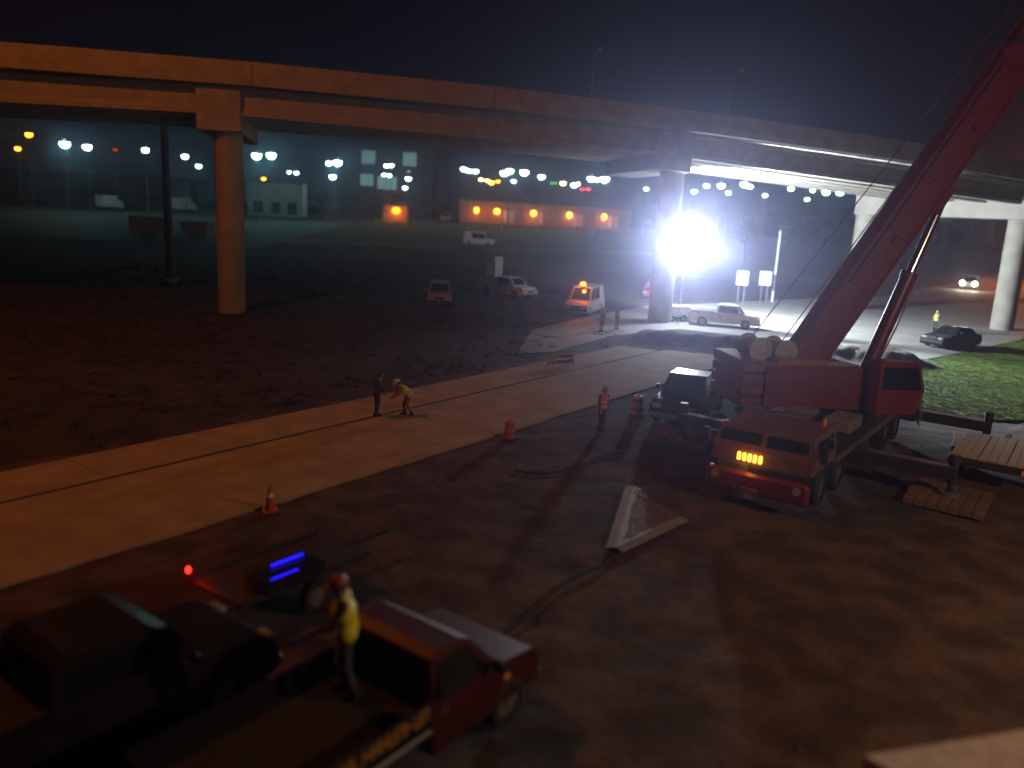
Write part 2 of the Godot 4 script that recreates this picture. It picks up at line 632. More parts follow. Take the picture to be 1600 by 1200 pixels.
func build_near_wall() -> void:
	var st := S()
	prism(st, V2([4.14, 7.91, 6.32, 8.55, 10.5, 9.78, 10.5, 4.0, 6.2, 5.3]), -2.3, 0.6, Transform3D(Basis(Vector3(1, 0, 0), Vector3(0, 0, -1), Vector3(0, -1, 0)), Vector3.ZERO))
	var o := part(self, "wing_wall", st, mats["wall_concrete"])
	tag(o, "pale concrete wall top cutting into the bottom right corner", "wall")

# ------------------------------------------------------------------ lamps
func build_light_tower() -> void:
	var t := thing("light_tower", "portable light tower blazing white beside the middle overpass column", "light tower", Vector3(13.55, 0, -66.2), 0.3)
	var st := S()
	box(st, Vector3(0, 0.85, 0), Vector3(2.0, 0.95, 1.15), 0.06)
	part(t, "generator_body", st, mats["white_paint"])
	st = S()
	box(st, Vector3(0, 0.32, 0), Vector3(2.3, 0.12, 0.9), 0.02)
	tube(st, Vector3(1.1, 0.32, 0), Vector3(2.3, 0.3, 0), 0.05, 0.05, 8)
	part(t, "chassis", st, mats["dark_steel"])
	for z in [-0.68, 0.68]:
		wheel(t, Vector3(0, 0.3, z), 0.3, 0.17)
	for sx in [-1, 1]:
		for sz in [-1, 1]:
			st = S()
			box(st, Vector3(sx * 0.9, 0.42, sz * 1.0), Vector3(0.1, 0.1, 0.9), 0.01)
			tube(st, Vector3(sx * 0.9, 0.55, sz * 1.42), Vector3(sx * 0.9, 0.03, sz * 1.42), 0.035, 0.035, 8)
			box(st, Vector3(sx * 0.9, 0.015, sz * 1.42), Vector3(0.25, 0.03, 0.25), 0.005)
			part(t, "stabiliser", st, mats["dark_steel"])
	st = S()
	tube(st, Vector3(0, 0.9, 0), Vector3(0, 3.2, 0), 0.09, 0.09, 10)
	tube(st, Vector3(0, 3.2, 0), Vector3(0, 5.1, 0), 0.065, 0.065, 10)
	tube(st, Vector3(0, 5.1, 0), Vector3(0, 6.35, 0), 0.045, 0.045, 10)
	part(t, "mast", st, mats["steel"])
	st = S()
	box(st, Vector3(0, 5.75, 0), Vector3(2.1, 0.08, 0.08), 0.01)
	box(st, Vector3(0, 6.75, 0), Vector3(2.1, 0.08, 0.08), 0.01)
	tube(st, Vector3(0, 5.7, 0), Vector3(0, 6.8, 0), 0.045, 0.045, 8)
	part(t, "lamp_bar", st, mats["steel"])
	# four round floodlights fanned out: two towards the camera side, two towards the street
	for e in [[-0.6, 5.66, 1.0, 8.0], [0.6, 5.66, 1.0, -12.0], [-0.6, 6.82, 1.0, -6.0], [0.6, 6.82, 1.0, 10.0]]:
		var yaw := deg_to_rad(e[3] - 28.0)
		var f := Vector3(sin(yaw), -0.18, cos(yaw)).normalized()
		var c := Vector3(e[0], e[1], 0.12)
		var h := S()
		tube(h, c - f * 0.08, c + f * 0.26, 0.22, 0.56, 20, false)
		tube(h, c - f * 0.22, c - f * 0.06, 0.14, 0.22, 16)
		var hd := part(t, "lamp_head", h, mats["silver_paint"])
		var g := S()
		tube(g, c + f * 0.235, c + f * 0.25, 0.54, 0.54, 20)
		part(hd, "lamp_glass", g, mats["glow_flood"])
	omni(t, "flood_light", Vector3(0.0, 6.2, 0.75), Color(0.88, 0.92, 1.0), 110.0, 0.45)
	for e in [[5.75, -0.75], [6.75, 0.6]]:           # two more heads turned to the street and the verge
		var f := Vector3(0.8, -0.1, e[1]).normalized()
		var c := Vector3(1.15, e[0], -0.2)
		var h := S()
		tube(h, c - f * 0.08, c + f * 0.26, 0.22, 0.5, 20, false)
		tube(h, c - f * 0.22, c - f * 0.06, 0.14, 0.22, 16)
		var hd := part(t, "lamp_head", h, mats["silver_paint"])
		var g := S()
		tube(g, c + f * 0.235, c + f * 0.25, 0.48, 0.48, 20)
		part(hd, "lamp_glass", g, mats["glow_flood"])
	for e in [[Vector3(1.75, 6.25, -0.55), Vector3(1.0, -0.02, -0.35), 80.0, 1700.0, 0.3], [Vector3(1.15, 6.25, 0.75), Vector3(0.2, -0.2, 0.98), 30.0, 3800.0, 0.9], [Vector3(-0.35, 6.2, 0.8), Vector3(-0.46, 0.11, 0.888), 17.0, 900.0, 1.0]]:
		var sp := SpotLight3D.new()
		sp.name = "street_flood"
		sp.light_color = Color(0.93, 0.97, 1.0)
		sp.light_energy = e[3]
		sp.light_size = 0.3
		sp.spot_angle = e[2]
		sp.spot_angle_attenuation = e[4]
		sp.spot_range = 250.0
		sp.spot_attenuation = 2.0
		sp.shadow_enabled = true
		t.add_child(sp, true)
		sp.position = e[0]
		sp.look_at_from_position(sp.global_position, sp.global_position + t.global_basis * e[1])

func street_lamp(called: String, label: String, at: Vector3, h: float, arm: Vector3, head: float, m: Material, group := "", category := "street lamp") -> Node3D:
	var t := thing(called, label, category, at, 0.0, group)
	var st := S()
	tube(st, Vector3(0, -0.1, 0), Vector3(0, h, 0), 0.1 + h * 0.004, 0.06, 8)
	if arm.length() > 0.1:
		tube(st, Vector3(0, h - 0.1, 0), Vector3(arm.x, h + 0.1, arm.z), 0.05, 0.045, 8)
	part(t, "pole", st, mats["steel"])
	var hs := S()
	var c := Vector3(arm.x, h + 0.12, arm.z)
	box(hs, c + Vector3(0, head * 0.22, 0), Vector3(head, head * 0.2, head * 0.8), head * 0.06)
	var hp := part(t, "lamp_head", hs, mats["dark_steel"])
	var g := S()
	ball(g, c, Vector3(head * 0.46, head * 0.36, head * 0.4), 10)
	part(hp, "lamp_glass", g, m)
	return t

func build_sodium_lamps() -> void:
	# out of frame: the sodium street lamps whose orange light falls on road, field and bridge
	for e in [[Vector3(-27, 0, -30), 33.0, "tall sodium mast beyond the left edge beside the concrete road", 310.0]]:
		var t := street_lamp("sodium_mast", e[2], e[0], e[1], Vector3(1.5, 0, 0), 0.48, mats["glow_sodium"], "")
		omni(t, "sodium_light", Vector3(1.5, e[1] - 0.15, 0), Color(1.0, 0.5, 0.1), e[3], 0.35)
	var w := street_lamp("yard_lamp", "warm white lamp post beyond the right edge near the wing wall", Vector3(20, 0, -8), 10.0, Vector3(-1.0, 0, 0), 0.48, mats["glow_y"])
	omni(w, "yard_light", Vector3(-1.0, 9.85, 0), Color(1.0, 0.8, 0.64), 135.0, 0.2)
	var r := street_lamp("ramp_lamp", "sodium lamp beyond the right edge above the ramp road", Vector3(92, 0.3, -132), 14.0, Vector3(-1.5, 0, 0), 0.48, mats["glow_sodium"])
	omni(r, "ramp_light", Vector3(-1.5, 13.8, 0), Color(1.0, 0.5, 0.12), 520.0, 0.2)

func ordinal(n: int) -> String:
	var ones := ["", "first", "second", "third", "fourth", "fifth", "sixth", "seventh", "eighth", "ninth", "tenth", "eleventh", "twelfth", "thirteenth", "fourteenth", "fifteenth", "sixteenth", "seventeenth", "eighteenth", "nineteenth"]
	if n < 20:
		return ones[n]
	var tens := ["", "", "twent", "thirt", "fort"]
	return tens[n / 10] + "ieth" if n % 10 == 0 else tens[n / 10] + "y-" + ones[n % 10]

func build_far_lamps() -> void:
	var table := [[-123.9,21.2,-207.3,"o",1.4],[-132.8,18.1,-216.8,"o",1.2],[-106.2,18.5,-191.4,"w",1.9],[-101.0,18.1,-191.3,"w",1.6],[-122.6,20.8,-248.1,"d",1.3],[-94.6,18.9,-206.8,"w",1.4],[-91.0,18.6,-222.1,"w",1.4],[-95.3,17.0,-242.2,"w",1.3],[-63.4,18.4,-196.5,"w",1.8],[-60.6,18.8,-198.6,"w",1.8],[-70.1,16.8,-247.2,"w",0.9],[-67.9,16.7,-247.2,"w",1.0],[-74.4,14.2,-236.5,"o",1.0],[-48.6,18.0,-206.6,"w",1.2],[-46.5,18.3,-206.6,"w",1.8],[-53.4,15.6,-231.6,"w",1.5],[-40.2,19.9,-242.8,"w",1.1],[-38.7,20.1,-242.8,"w",1.1],[-41.6,17.5,-247.4,"w",1.0],[-39.9,17.4,-247.4,"w",1.0],[-30.7,15.8,-221.5,"w",1.2],[-35.1,14.0,-246.6,"w",1.1],[-15.2,18.6,-211.8,"w",1.3],[-14.5,18.7,-222.1,"w",1.2],[-12.8,18.7,-222.1,"w",1.2],[-12.2,17.4,-242.3,"y",1.1],[-10.3,17.2,-242.2,"y",1.1],[-9.3,16.9,-247.2,"o",1.5],[-7.4,17.3,-247.3,"o",1.0],[-4.8,18.1,-211.7,"w",1.6],[-3.5,18.7,-211.9,"w",1.6],[-2.6,17.4,-242.2,"w",1.1],[0.3,18.3,-206.7,"w",1.7],[4.9,17.9,-216.8,"w",1.4],[8.7,17.6,-247.4,"g",0.8],[9.9,17.7,-247.4,"g",0.8],[11.4,17.2,-232.0,"y",1.4],[14.2,16.6,-226.7,"w",1.4],[15.0,17.0,-226.8,"w",1.2],[18.0,16.4,-247.1,"r",1.0],[19.9,16.5,-247.2,"r",1.0],[17.1,17.6,-206.5,"w",1.5],[20.0,18.1,-221.9,"w",1.0],[21.0,17.9,-211.7,"w",1.8],[35.6,17.0,-237.0,"w",1.0],[46.2,16.4,-221.6,"w",1.1],[50.6,18.3,-227.1,"w",1.2],[50.9,17.8,-211.7,"w",1.5],[57.9,16.9,-231.9,"w",1.1],[55.4,18.2,-206.6,"w",1.6],[59.7,18.2,-216.9,"w",1.2],[71.3,17.1,-242.2,"w",1.1],[72.1,18.5,-222.0,"w",1.3],[83.7,16.6,-242.1,"w",1.1],[81.6,18.8,-232.3,"w",1.1],[77.8,17.6,-211.6,"w",1.6],[81.4,17.7,-211.7,"w",1.6],[117.7,18.3,-227.1,"w",1.2],[109.3,15.2,-211.1,"w",1.6],[119.1,17.5,-216.7,"w",1.4],[126.6,17.3,-221.8,"w",1.2],[132.1,18.2,-229.1,"w",1.1],[131.4,17.5,-221.8,"w",1.5]]
	var look := {"w": "cool white", "o": "orange", "d": "dim orange", "y": "warm white", "g": "small greenish", "r": "small red"}
	var count_left := 0
	var count_right := 0
	for e in table:
		var which := ""
		if e[0] < 40.0:
			count_left += 1
			which = "%s from the left edge in the distant row" % ordinal(count_left)
		else:
			count_right += 1
			which = "%s right of the light tower in the distant row" % ordinal(count_right)
		var gy: float = rise(e[2])
		var t := street_lamp("lamp_mast", "%s mast lamp, %s" % [look[e[3]], which], Vector3(e[0], gy, e[2]), e[1] - gy - 0.12, Vector3.ZERO, e[4] * 1.35, mats["glow_" + e[3]], "distant lamp masts", "lamp post")
		if e[3] == "w" and e[4] > 1.75:
			omni(t, "mast_light", Vector3(0, e[1] - gy - 0.12 - e[4] * 0.7, 0), Color(0.42, 1.0, 0.88), 14.0, 0.3)

# ------------------------------------------------------------------ far buildings
func building(called: String, label: String, at: Vector3, turn: float, size: Vector3, m: Material) -> Node3D:
	var t := thing(called, label, "building", at, turn)
	var st := S()
	box(st, Vector3(0, size.y * 0.5 - 0.5, 0), Vector3(size.x, size.y + 1.0, size.z), 0.05)
	part(t, "wall", st, m)
	st = S()
	box(st, Vector3(0, size.y + 0.25, 0), Vector3(size.x + 0.8, 0.5, size.z + 0.8), 0.08)
	part(t, "roof", st, mats["building_dark"])
	return t

func window_part(t: Node3D, c: Vector3, w: float, h: float, m: Material, called := "window") -> void:
	var st := S()
	box(st, c + Vector3(0, 0, 0.06), Vector3(w, h, 0.12), 0.02)
	var o := part(t, called, st, mats["dark_steel"])
	st = S()
	box(st, c + Vector3(0, 0, 0.13), Vector3(w - 0.25, h - 0.25, 0.04), 0.0)
	part(o, "pane", st, m)

func build_far_buildings() -> void:
	# long low motel washed by five orange wall lamps
	var w := building("long_low_building", "long low building washed by five orange wall lamps, far centre", Vector3(7.5, 4.4, -262), 0.0, Vector3(54, 6.8, 12), mats["building_tan"])
	for x in [-21.5, -15.0, -3.6, 7.6, 18.4]:
		var st := S()
		box(st, Vector3(x, 4.9, 6.5), Vector3(1.1, 0.25, 0.9), 0.05)
		var hd := part(w, "wall_lamp", st, mats["dark_steel"])
		var g := S()
		ball(g, Vector3(x, 4.1, 6.9), Vector3(0.85, 0.9, 0.6), 12)
		part(hd, "lamp_glass", g, mats["glow_o"])
		omni(w, "wall_light", Vector3(x, 3.4, 8.4), Color(1.0, 0.42, 0.06), 14.0, 0.4)
	for x in [-12.2, -10.3, -1.3, 9.5, 11.2, 20.6, 22.4]:
		var st := S()
		box(st, Vector3(x, 2.6, 6.03), Vector3(1.3, 3.6, 0.12), 0.02)
		part(w, "door", st, mats["white_paint"])
	# tall hotel block with pale lit panels
	var h := building("tall_block", "tall dark block with four pale lit window panels, far left of centre", Vector3(-43.5, 4.5, -268), 0.0, Vector3(30, 22.5, 14), mats["building_dark"])
	for e in [[-5.4, 18.6, 4.6, 4.4], [7.6, 18.6, 4.6, 4.4], [-5.8, 11.6, 4.4, 3.8], [0.6, 11.0, 6.4, 4.2]]:
		window_part(h, Vector3(e[0], e[1], 7.0), e[2], e[3], mats["glow_window"])
	for i in 4:
		for j in 6:
			window_part(h, Vector3(-13.2 + j * 5.2, 2.4 + i * 2.2 if i < 3 else 15.1, 7.0), 1.5, 1.3, mats["dark_glass"])
	# pale shop building lit green-white by the lot masts
	var s := building("shop_building", "pale greenish lit shop building with dark doors, far left", Vector3(-69, 4.0, -232), 0.12, Vector3(15, 9.0, 9), mats["building_pale"])
	for x in [-4.6, 0.0, 4.6]:
		window_part(s, Vector3(x, 2.2, 4.5), 2.6, 3.2, mats["dark_glass"], "shop_window")
	var s2 := building("flat_roofed_store", "dark flat-roofed store under the left lamp masts", Vector3(-150, 4.6, -262), 0.1, Vector3(90, 8.5, 20), mats["building_dark"])
	for i in 8:
		window_part(s2, Vector3(-36 + i * 10.0, 2.6, 10.0), 5.0, 2.8, mats["dark_glass"], "shop_window")
	var s3 := building("warehouse", "dark warehouse behind the right lamp masts", Vector3(95, 4.6, -300), -0.15, Vector3(110, 7.5, 24), mats["building_dark"])
	for i in 7:
		window_part(s3, Vector3(-42 + i * 14.0, 2.4, 12.0), 4.4, 4.2, mats["grey_paint"], "roller_door")
	# lone sodium lamp kiosk
	var k := building("kiosk", "small kiosk with one bright orange lamp on its front", Vector3(-36.0, 4.2, -236), 0.0, Vector3(7, 4.2, 5), mats["building_tan"])
	var st2 := S()
	box(st2, Vector3(0.4, 3.9, 2.7), Vector3(1.0, 0.2, 0.7), 0.04)
	var hd2 := part(k, "wall_lamp", st2, mats["dark_steel"])
	st2 = S()
	ball(st2, Vector3(0.4, 3.0, 2.85), Vector3(1.2, 1.0, 0.5), 12)
	part(hd2, "lamp_glass", st2, mats["glow_amber"])
	omni(k, "wall_light", Vector3(0.4, 2.7, 4.2), Color(1.0, 0.45, 0.06), 26.0, 0.4)
	# dark utility pole behind the left span
	var p := thing("utility_pole", "thick dark pole standing behind the overpass left of its first column", "pole", Vector3(-33.1, 0, -76.4), 0.2)
	var sp := S()
	tube(sp, Vector3(0, -0.3, 0), Vector3(0, 19.5, 0), 0.42, 0.3, 16)
	part(p, "shaft", sp, mats["dark_steel"])
	sp = S()
	tube(sp, Vector3(0, 0, 0), Vector3(0, 0.35, 0), 0.75, 0.75, 16)
	part(p, "footing", sp, mats["concrete"])

# ------------------------------------------------------------------ trees and plants
func tree_mesh(kind: int) -> Array:
	var r := RandomNumberGenerator.new()
	r.seed = 40 + kind
	var trunk := S()
	var h := 7.0 + kind * 1.3
	tube(trunk, Vector3(0, -0.2, 0), Vector3(0.15, h * 0.45, 0.1), 0.24, 0.15, 9)
	var tips := []
	for i in 7:
		var a := TAU * i / 7.0 + r.randf() * 0.6
		var b := Vector3(0.15, h * (0.3 + 0.03 * i), 0.1)
		var e := b + Vector3(cos(a) * r.randf_range(1.2, 2.3), r.randf_range(1.2, 3.2), sin(a) * r.randf_range(1.2, 2.3))
		tube(trunk, b, e, 0.09, 0.03, 6)
		tips.append(e)
	tips.append(Vector3(0.1, h * 0.8, 0))
	var crown := S()
	for i in 1500:
		var c: Vector3 = tips[r.randi() % tips.size()]
		var d := Vector3(r.randfn(), r.randfn() * 0.8, r.randfn()) * 0.75
		var p := c + d
		var u := Vector3(r.randfn(), r.randfn(), r.randfn()).normalized() * r.randf_range(0.1, 0.22)
		var v := u.cross(Vector3(r.randfn(), r.randfn(), r.randfn())).normalized() * u.length() * 0.55
		face(crown, [p - u, p + v, p + u, p - v], Vector3.UP)
	return [trunk.commit(), crown.commit()]

func build_trees() -> void:
	var kinds := [tree_mesh(0), tree_mesh(1), tree_mesh(2)]
	var spots := [[-136, -228, 1], [-112, -234, 0], [-84, -236, 2], [-54, -222, 1], [-38, -214, 2], [-24, -236, 0], [34, -218, 0], [44, -158, 2], [51, -150, 1], [58, -146, 2], [66, -150, 0], [72, -158, 1], [80, -170, 0], [92, -186, 1], [104, -196, 2], [112, -166, 1]]
	var n := 0
	for s in spots:
		n += 1
		var lbl := "dark leafy tree on the far rise, %s tree from the left" % ordinal(n)
		var t := thing("tree", lbl, "tree", Vector3(s[0], rise(s[1]), s[1]), n * 1.3, "dark trees on the far rise")
		var k: Array = kinds[s[2]]
		var a := mesh_part(t, "trunk", k[0])
		a.material_override = mats["bark"]
		var b := mesh_part(t, "crown", k[1])
		b.material_override = mats["leaf"]
		t.scale = Vector3.ONE * (0.85 + 0.05 * (n % 5))

func blades(called: String, label: String, cat: String, m: Material, spots: Array, h0: float, h1: float, per: int) -> void:
	var tuft := S()
	var r := RandomNumberGenerator.new()
	r.seed = 9
	for i in per:
		var a := r.randf() * TAU
		var p := Vector3(cos(a), 0, sin(a)) * r.randf() * 0.16
		var lean := Vector3(r.randfn(), 0, r.randfn()) * 0.22
		var w := Vector3(-sin(a), 0, cos(a)) * 0.011
		var h := r.randf_range(0.55, 1.0)
		var mid := p + lean * 0.35 + Vector3(0, h * 0.6, 0)
		var tip := p + lean + Vector3(0, h, 0)
		face(tuft, [p - w, p + w, mid + w * 0.8, mid - w * 0.8], Vector3(0, 0.3, 1))
		face(tuft, [mid - w * 0.8, mid + w * 0.8, tip], Vector3(0, 0.3, 1))
	var mm := MultiMesh.new()
	mm.transform_format = MultiMesh.TRANSFORM_3D
	mm.mesh = tuft.commit()
	mm.instance_count = spots.size()
	for i in spots.size():
		var p: Vector3 = spots[i]
		var s := r.randf_range(h0, h1)
		mm.set_instance_transform(i, Transform3D(Basis(Vector3.UP, r.randf() * TAU).scaled(Vector3(1.1, s, 1.1)), p))
	var o := MultiMeshInstance3D.new()
	o.name = called
	o.multimesh = mm
	o.material_override = m
	o.set_meta("kind", "stuff")
	tag(o, label, cat)
	add_child(o)

func build_plants() -> void:
	var poly := V2([17.6, -37.8, 21, -35.4, 30, -36.7, 45, -52, 41.6, -65.0, 33, -57.4, 27.6, -52.2, 23, -46])
	var pts := []
	while pts.size() < 8000:
		var p := Vector2(rng.randf_range(17, 46), rng.randf_range(-66, -35))
		if Geometry2D.is_point_in_polygon(p, poly):
			pts.append(Vector3(p.x, 0.0, p.y))
	blades("grass", "green grass on the verge right of the crane", "grass", mats["grass"], pts, 0.06, 0.15, 22)
	var stone := S()
	ball(stone, Vector3.ZERO, Vector3(1.0, 0.6, 0.8), 6)
	var sm := MultiMesh.new()
	sm.transform_format = MultiMesh.TRANSFORM_3D
	sm.mesh = stone.commit()
	sm.instance_count = 1100
	for i in 1100:
		var p := Vector3(rng.randf_range(-3, 22), 0, rng.randf_range(-38, -6))
		while (p - Vector3(-14.5, 0, -21.7)).dot(AN) < 8.6:
			p = Vector3(rng.randf_range(-3, 22), 0, rng.randf_range(-38, -6))
		var sz := 0.01 + 0.04 * pow(rng.randf(), 4.0)
		sm.set_instance_transform(i, Transform3D(Basis(Vector3.UP, rng.randf() * TAU).scaled(Vector3.ONE * sz), p + Vector3(0, -0.035, 0)))
	var so := MultiMeshInstance3D.new()
	so.name = "gravel"
	so.multimesh = sm
	so.material_override = mat("stone", Color(0.14, 0.11, 0.09), 0.9)
	so.set_meta("kind", "stuff")
	tag(so, "loose stones and clods scattered over the work site dirt", "gravel")
	add_child(so)
	pts = []
	while pts.size() < 3200:
		var p := Vector3(rng.randf_range(-46, 8), 0, rng.randf_range(-98, -24))
		var u := (p - Vector3(-14.5, 0, -21.7)).dot(AN)
		if u < -0.6 and kerb_noise.get_noise_2d(p.x * 1.5, p.z * 1.5) > 0.02:
			pts.append(p + Vector3(0, -0.05, 0))
	blades("dry_weeds", "low dry weeds scattered over the dark field left of the road", "weeds", mats["dry_weed"], pts, 0.1, 0.3, 16)

# ------------------------------------------------------------------ wheels and vehicles
func wheel(parent: Node, c: Vector3, r: float, w: float) -> void:
	var st := S()
	var prof := [[0.62, 0.5], [0.9, 0.5], [1.0, 0.36], [1.0, -0.36], [0.9, -0.5], [0.62, -0.5]]
	for i in 20:
		var a := TAU * i / 20
		var b := TAU * (i + 1) / 20
		for k in prof.size() - 1:
			var p := []
			for e in [[a, k], [b, k], [b, k + 1], [a, k + 1]]:
				p.append(c + Vector3(cos(e[0]) * r * prof[e[1]][0], sin(e[0]) * r * prof[e[1]][0], prof[e[1]][1] * w))
			face(st, p, Vector3(cos(a), sin(a), 0) + Vector3(0, 0, [1.4, 0.7, 0, -0.7, -1.4][k]))
	var o := part(parent, "wheel", st, mats["rubber"])
	st = S()
	tube(st, c + Vector3(0, 0, -w * 0.42), c + Vector3(0, 0, w * 0.42), r * 0.6, r * 0.6, 16)
	tube(st, c + Vector3(0, 0, -w * 0.48), c + Vector3(0, 0, w * 0.48), r * 0.2, r * 0.2, 10)
	part(o, "rim", st, mats["steel"])

# x forward; kind: car, suv, pickup, van
func vehicle(called: String, label: String, at: Vector3, turn: float, kind: String, paint: Material, scale := 1.0) -> Node3D:
	var t := thing(called, label, "pickup" if kind == "pickup" else "van" if kind == "van" else "car", at, turn)
	var D := {
		"car": {"len": 4.5, "w": 1.78, "r": 0.32, "low": [-2.25, 0.32, -2.3, 0.62, -2.2, 0.92, -1.6, 0.98, 1.0, 0.95, 1.9, 0.82, 2.2, 0.66, 2.25, 0.35, 2.15, 0.22, -2.1, 0.22], "cab": [-1.75, 0.95, -1.15, 1.38, -0.3, 1.45, 0.25, 1.4, 1.05, 0.94], "ax": [-1.35, 1.4]},
		"suv": {"len": 4.9, "w": 1.95, "r": 0.38, "low": [-2.4, 0.4, -2.45, 0.75, -2.4, 1.1, 1.15, 1.12, 2.1, 1.02, 2.4, 0.85, 2.45, 0.45, 2.35, 0.28, -2.3, 0.28], "cab": [-2.38, 1.08, -2.2, 1.75, -1.9, 1.84, 0.2, 1.82, 0.5, 1.74, 1.2, 1.1], "ax": [-1.45, 1.5]},
		"pickup": {"len": 5.7, "w": 2.0, "r": 0.4, "low": [-2.85, 0.5, -2.9, 0.75, -2.85, 1.22, -0.75, 1.22, -0.7, 1.14, 1.3, 1.16, 2.5, 1.08, 2.75, 0.9, 2.82, 0.5, 2.7, 0.34, -2.7, 0.4], "cab": [-0.72, 1.13, -0.62, 1.8, -0.4, 1.9, 0.75, 1.88, 1.0, 1.8, 1.6, 1.14], "ax": [-1.75, 1.75]},
		"van": {"len": 5.6, "w": 2.05, "r": 0.38, "low": [-2.75, 0.4, -2.8, 0.75, -2.75, 1.2, 1.6, 1.2, 2.4, 1.08, 2.7, 0.85, 2.75, 0.45, 2.6, 0.3, -2.6, 0.3], "cab": [-2.74, 1.18, -2.68, 2.2, -2.5, 2.32, 0.7, 2.32, 1.0, 2.24, 1.75, 1.18], "ax": [-1.7, 1.8]}}
	var d: Dictionary = D[kind]
	var w: float = d["w"]
	var st := S()
	prism(st, V2(d["low"]), -w * 0.5, w * 0.5, Transform3D.IDENTITY, 0.06, 0.6)
	var body := part(t, "body", st, paint)
	if kind == "pickup":                            # open bed with walls
		st = S()
		box(st, Vector3(-1.8, 1.228, 0), Vector3(2.0, 0.008, w - 0.34), 0.0)
		part(t, "bed_floor", st, mats["rubber"])
		for z in [-1, 1]:
			st = S()
			box(st, Vector3(-1.8, 1.28, z * (w * 0.5 - 0.13)), Vector3(2.1, 0.14, 0.12), 0.02)
			part(t, "bed_rail", st, paint)
	var cab := V2(d["cab"])
	st = S()
	prism(st, cab, -w * 0.5 + 0.07, w * 0.5 - 0.07, Transform3D.IDENTITY, 0.17, 1.0)
	var cp := part(t, "cabin", st, paint)
	# glass: side panes and front and rear screens, set 6 mm proud of the cabin shell
	var lo := 1e9
	var hi := -1e9
	for p in cab:
		lo = minf(lo, p.y)
		hi = maxf(hi, p.y)
	var first := cab[0]
	var last := cab[cab.size() - 1]
	var ft := cab[cab.size() - 2]
	var rt := cab[1]
	var y0 := lo + 0.08
	var y1 := hi - 0.14
	var zz := func(y: float) -> float: return w * 0.5 - 0.07 - 0.17 * clampf((y - 1.0) / maxf(0.01, hi - 1.0), 0.0, 1.0) + 0.006
	var xf := func(y: float) -> float: return lerpf(last.x, ft.x, (y - last.y) / (ft.y - last.y))
	var xr := func(y: float) -> float: return lerpf(first.x, rt.x, (y - first.y) / (rt.y - first.y))
	var panes := 3 if kind in ["suv", "van"] else 2 if kind == "car" else 1
	for z in [-1.0, 1.0]:
		for i in panes:
			if kind == "van" and i == 0:
				continue
			var f0 := float(i) / panes
			var f1 := float(i + 1) / panes
			var q := []
			for e in [[f0, y0], [f1, y0], [f1, y1], [f0, y1]]:
				var xa: float = xr.call(e[1]) + 0.12
				var xb: float = xf.call(e[1]) - 0.14
				var pad := 0.035 if e[0] == f0 else -0.035
				q.append(Vector3(lerpf(xa, xb, e[0]) + pad, e[1], z * zz.call(e[1])))
			var sg := S()
			face(sg, q, Vector3(0, 0, z))
			part(cp, "side_window", sg, mats["dark_glass"])
	for e in [1.0, -1.0]:
		var X: Callable = xf if e > 0 else xr
		var q := []
		for k in [[-1, y0], [1, y0], [1, y1 + 0.02], [-1, y1 + 0.02]]:
			q.append(Vector3(X.call(k[1]) + e * 0.008, k[1] + 0.006, k[0] * (zz.call(k[1]) - 0.12)))
		var sg := S()
		face(sg, q, Vector3(e, 0.4, 0))
		part(cp, "windshield" if e > 0 else "rear_window", sg, mats["dark_glass"])
	for ax in d["ax"]:
		for z in [-1, 1]:
			wheel(t, Vector3(ax, d["r"], z * (w * 0.5 - 0.1)), d["r"], 0.24)
	var L: float = d["len"] * 0.5
	for z in [-1, 1]:
		st = S()
		box(st, Vector3(L - 0.08, 0.72 if kind == "car" else 0.86, z * (w * 0.5 - 0.3)), Vector3(0.16, 0.16, 0.36), 0.03)
		part(t, "headlight", st, mats["lens_clear"])
		st = S()
		box(st, Vector3(-L - 0.02 + (0.02 if kind == "car" else 0.0), 0.78 if kind == "car" else 0.95, z * (w * 0.5 - 0.16)), Vector3(0.1, 0.3, 0.18), 0.02)
		part(t, "tail_light", st, mats["lens_red"])
		st = S()
		box(st, Vector3(xf.call(y0) - 0.35, y0 + 0.12, z * (w * 0.5 + 0.12)), Vector3(0.12, 0.18, 0.2), 0.04)
		part(t, "mirror", st, paint)
	for e in [[L - 0.02, "bumper"], [-L + 0.02, "bumper"]]:
		st = S()
		box(st, Vector3(e[0], 0.48, 0), Vector3(0.2, 0.22, w - 0.08), 0.05)
		part(t, e[1], st, mats["steel"] if kind == "pickup" else mats["dark_steel"])
	st = S()
	box(st, Vector3(L - 0.01, 0.74, 0), Vector3(0.06, 0.2, w * 0.42), 0.01)
	part(t, "grille", st, mats["dark_steel"])
	t.scale = Vector3.ONE * scale
	return t

func yaw_of(dx: float, dz: float) -> float:
	return atan2(-dz, dx)

